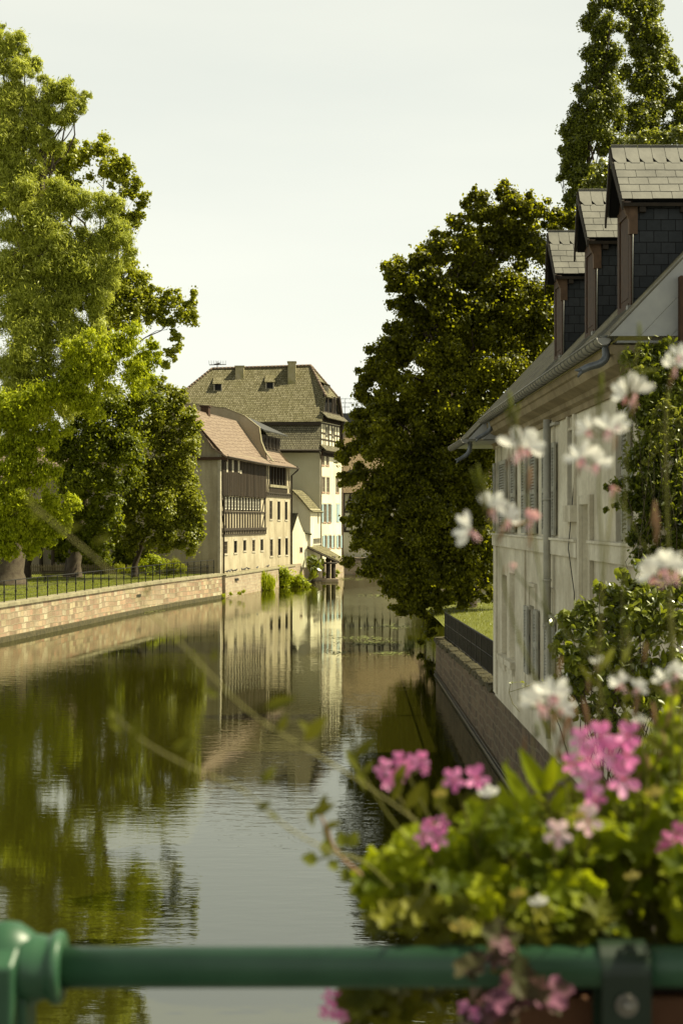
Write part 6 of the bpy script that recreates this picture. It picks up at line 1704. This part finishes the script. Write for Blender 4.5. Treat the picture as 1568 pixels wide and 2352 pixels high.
geranium('geranium with the largest pink flower head, right of centre', 1400, [(1330, 1960, 90), (1420, 1930, 100), (1380, 2030, 90)],
         [(1385, 1740, 180, [(1335, 1700, 72), (1378, 1692, 86), (1440, 1690, 84), (1350, 1745, 80), (1400, 1728, 92), (1440, 1735, 78), (1312, 1755, 64), (1355, 1800, 84), (1430, 1790, 105), (1365, 1835, 70), (1340, 1770, 60)], 1.66, PK)], (1.70, 1.92), n_leaf=150, seed=1, lr=(.014, .026))
geranium('geranium with two small pink florets over the water edge', 1180, [(1130, 1920, 70), (1180, 1990, 90), (1080, 1980, 70)],
         [(1070, 1790, 110, [(1042, 1792, 70), (1095, 1788, 74)], 1.68, PK)], (1.70, 1.92), n_leaf=130, seed=2, lr=(.014, .026))
geranium('geranium with loose pink ring shaped head at the left of the box', 1060, [(930, 1990, 60), (990, 1960, 70), (920, 2060, 70), (880, 2040, 50)],
         [(905, 1775, 100, [(880, 1765, 56), (905, 1790, 60), (930, 1765, 50), (915, 1745, 46), (890, 1800, 40)], 1.7, PK), (955, 1750, 70, [(942, 1752, 50), (968, 1745, 50), (975, 1770, 30)], 1.72, PK), (990, 1915, 90, [(975, 1920, 62), (1005, 1925, 66), (1015, 1890, 44), (985, 1895, 40)], 1.68, PK)], (1.68, 1.88), n_leaf=120, seed=3, lr=(.013, .024))
geranium('geranium with two pale pink nodding florets in front', 1320, [(1250, 2060, 90), (1150, 2090, 80), (1330, 2100, 80), (1060, 2080, 80)],
         [(1280, 1910, 60, [(1280, 1915, 84)], 1.63, PP), (1350, 1890, 60, [(1350, 1885, 86)], 1.64, PP)], (1.64, 1.86), n_leaf=180, seed=4, lr=(.013, .024))
geranium('geranium with magenta head cut by the right edge', 1560, [(1500, 2000, 90), (1560, 2060, 90), (1480, 1900, 80), (1560, 1880, 80)],
         [(1550, 1935, 110, [(1530, 1930, 56), (1555, 1915, 66), (1565, 1960, 60), (1540, 1975, 48), (1520, 1950, 44), (1580, 1930, 60)], 1.68, PK)], (1.70, 1.92), n_leaf=150, seed=5, lr=(.013, .025))
geranium('hanging geranium with a pink head below the rail', 1120, [(850, 2290, 40), (900, 2320, 60), (960, 2300, 60), (830, 2340, 30)],
         [(765, 2310, 80, [(755, 2290, 42), (780, 2295, 46), (765, 2320, 52), (745, 2325, 40), (785, 2335, 46)], 1.72, PK)], (1.70, 1.80), leafm=M['leaf_olive'], n_leaf=34, seed=6)
geranium('ivy geranium with variegated purple leaves spilling over the rail', 1180, [(1180, 2170, 50), (1130, 2230, 50), (1200, 2280, 60), (1120, 2310, 60), (1240, 2300, 40), (1060, 2330, 50)],
         [(1070, 2320, 70, [(1065, 2315, 44), (1090, 2330, 44)], 1.55, PK)], (1.52, 1.57), leafm=M['leaf_variegated'], n_leaf=30, seed=7, lr=(.012, .022))
geranium('olive leaved geranium trailing along the front of the box', 1300, [(1000, 2110, 80), (1100, 2130, 70), (1200, 2130, 80), (1280, 2160, 60), (900, 2100, 60), (1350, 2130, 60)],
         [], (1.62, 1.78), leafm=M['leaf_olive'], n_leaf=150, seed=8, lr=(.010, .019))
geranium('second leafy geranium filling the back right of the box', 1450, [(1450, 1860, 80), (1550, 1780, 80), (1350, 1880, 70), (1560, 1680, 70), (1480, 1780, 60), (1230, 1900, 60)],
         [], (1.80, 2.0), n_leaf=120, seed=9, lr=(.014, .024))

geranium('geranium just beyond the right edge of the picture', 1640, [(1640, 2000, 90), (1700, 1900, 90), (1740, 2050, 90), (1650, 2120, 70)],  # this and the next plant stand out of view, added to shade the rail
         [(1690, 1850, 80, [(1680, 1850, 60), (1710, 1860, 60), (1690, 1820, 50)], 1.62, PK)], (1.50, 1.86), n_leaf=170, seed=10, lr=(.016, .028))
geranium('geranium farthest right in the flower box', 1900, [(1850, 1950, 100), (1950, 1850, 100), (1980, 2050, 110), (1830, 2080, 90)],
         [(1900, 1780, 80, [(1880, 1780, 60), (1910, 1790, 60)], 1.62, PK)], (1.50, 1.86), n_leaf=180, seed=11, lr=(.016, .028))  # second unseen plant, added to cast shade on the rail
def sprig(label, Y, pts, leaves, r, mat, leafm, name='trailing_shoot'):
    Y0, Y1 = Y if hasattr(Y, '__len__') else (Y, Y)
    x0_, x1_ = pts[0][0], pts[-1][0]
    yy = lambda x: Y0 + (Y1 - Y0) * (x - x0_) / (x1_ - x0_)
    root = empty(name, P(pts[0][0], pts[0][1], Y0), label, 'shoot')
    c = curve([P(x, y, yy(x)) for x, y in pts]); n = len(c); m = MB(); m.tube(c, [r * (1 - .45 * i / n) for i in range(n)], 6); m.build('stem', mat, root)
    for (x, y, L_, ang, w_) in leaves:
        m = MB(); a = math.radians(ang); Y = yy(x); lance(m, P(x, y, Y), Vector((math.sin(a), RF_.uniform(-.3, .1), math.cos(a))), Vector((.3, -1, .35)), L_ * Y / FP, w_ * Y / FP, RF_.uniform(-.1, .25)); m.build('leaf', leafm, root)
sprig('long bare diagonal shoot reaching up to the left over the river', (1.5, 1.2), [(960, 1890), (880, 1830), (740, 1740), (600, 1660), (510, 1580), (380, 1440), (230, 1290), (150, 1225), (75, 1160)],
      [(610, 1625, 80, 70, 30), (700, 1700, 84, 40, 34), (640, 1680, 50, 25, 20), (720, 1690, 50, -40, 18), (500, 1600, 40, -60, 18), (490, 1520, 34, 10, 14), (150, 1215, 40, 75, 18), (215, 1250, 46, 60, 16), (100, 1190, 30, -60, 12), (80, 1165, 32, -30, 14), (330, 1370, 36, 30, 12)], .0012, M['stem_pale'], M['leaf_olive'])
sprig('thin lower shoot with small oval leaves over the river', 1.3, [(830, 1980), (740, 1950), (640, 1890), (560, 1810), (440, 1765), (320, 1700), (262, 1640)],
      [(262, 1660, 40, -10, 18), (310, 1700, 46, 0, 20), (400, 1720, 56, 60, 22), (430, 1750, 30, 40, 14), (600, 1800, 50, 40, 22), (590, 1860, 40, 60, 20), (640, 1880, 34, -60, 14), (280, 1680, 40, -50, 14)], .0010, M['stem_pale'], M['leaf_olive'])
sprig('forked shoot with pointed leaves before the grey water', 1.66, [(960, 1960), (880, 1860), (830, 1770), (795, 1720)],
      [(810, 1740, 70, 50, 24), (795, 1720, 60, 150, 24), (830, 1780, 44, 40, 18), (820, 1760, 60, 160, 22), (900, 1840, 70, 20, 26), (930, 1860, 80, 30, 30), (905, 1800, 60, 25, 26)], .0016, M['stem_green'], M['leaf_olive'])
sprig('drooping brownish leaf cluster hanging over the pale water', 1.60, [(830, 2010), (770, 1960), (745, 1890), (730, 1865)],
      [(715, 1870, 62, 65, 26), (735, 1860, 40, 20, 20), (710, 1860, 40, 165, 18), (745, 1900, 46, 70, 18), (745, 1890, 50, 170, 18)], .0022, M['stem_red'], M['leaf_olive'])
sprig('upright pair of broad yellow green leaves beside the dark wall', 1.75, [(1300, 1990), (1260, 1850), (1235, 1790)],
      [(1250, 1830, 130, -28, 46), (1245, 1830, 110, 12, 40), (1240, 1800, 120, 60, 36), (1215, 1880, 140, -22, 44), (1260, 1870, 90, 35, 34), (1180, 1900, 110, -15, 34)], .003, M['stem_green'], M['leaf_pot'])
sprig('small trefoil green sprig at the left tip of the planting', 1.64, [(900, 2040), (840, 1980), (780, 1955), (730, 1975)],
      [(730, 1975, 40, -80, 34), (745, 1965, 40, 10, 34), (755, 1975, 34, 140, 28), (790, 1945, 40, -20, 36), (800, 1945, 40, 30, 34), (790, 1990, 34, 170, 28), (805, 2005, 30, -130, 26)], .0022, M['stem_green'], M['leaf_yellow'])
sprig('broad pointed green leaves standing left of the big pink head', 1.78, [(1120, 2020), (1050, 1900), (1000, 1850)],
      [(1000, 1860, 80, 20, 34), (1040, 1900, 70, -20, 30), (960, 1880, 90, 10, 30), (1060, 1850, 60, 60, 26), (1100, 1880, 70, 40, 28)], .003, M['stem_green'], M['leaf_olive'])
# small spent blossoms and dry bits among the leaves
for (px, py, s_, lb) in ((1060, 2140, 46, 'pale wilted gaura blossom low over the rail edge'), (1190, 2060, 30, 'tiny cream bud in the middle of the leaves'), (1235, 2080, 36, 'small cream blossom right of the tiny bud'), (1010, 1830, 26, 'pale bud left among the broad leaves'), (1330, 1880, 26, 'whitish bud right of the nodding florets'), (1450, 2020, 30, 'cream bud low at the right of the leaves'), (1120, 1830, 40, 'silvery spent blossom left of the big pink head'), (1500, 1830, 36, 'cream spent blossom at the far right')):
    c = P(px, py, 1.60); S = s_ * 1.6 / FP; r_ = empty('fallen_blossom', c, lb, 'blossom'); m = MB()
    for a in (-50, 0, 45): a = math.radians(a); petal(m, c, Vector((math.sin(a), -.3, math.cos(a))), (0, -1, .2), S * .8, S * .4)
    m.build('petals', M['petal_white'] if len(lb) % 2 else M['stamen_yellow'], r_); m = MB(); m.tube([c, c + Vector((.004, .05, -.03)), c + Vector((.0, .12, -.08))], .0012, 4); m.build('stalk', M['stem_green'], r_)
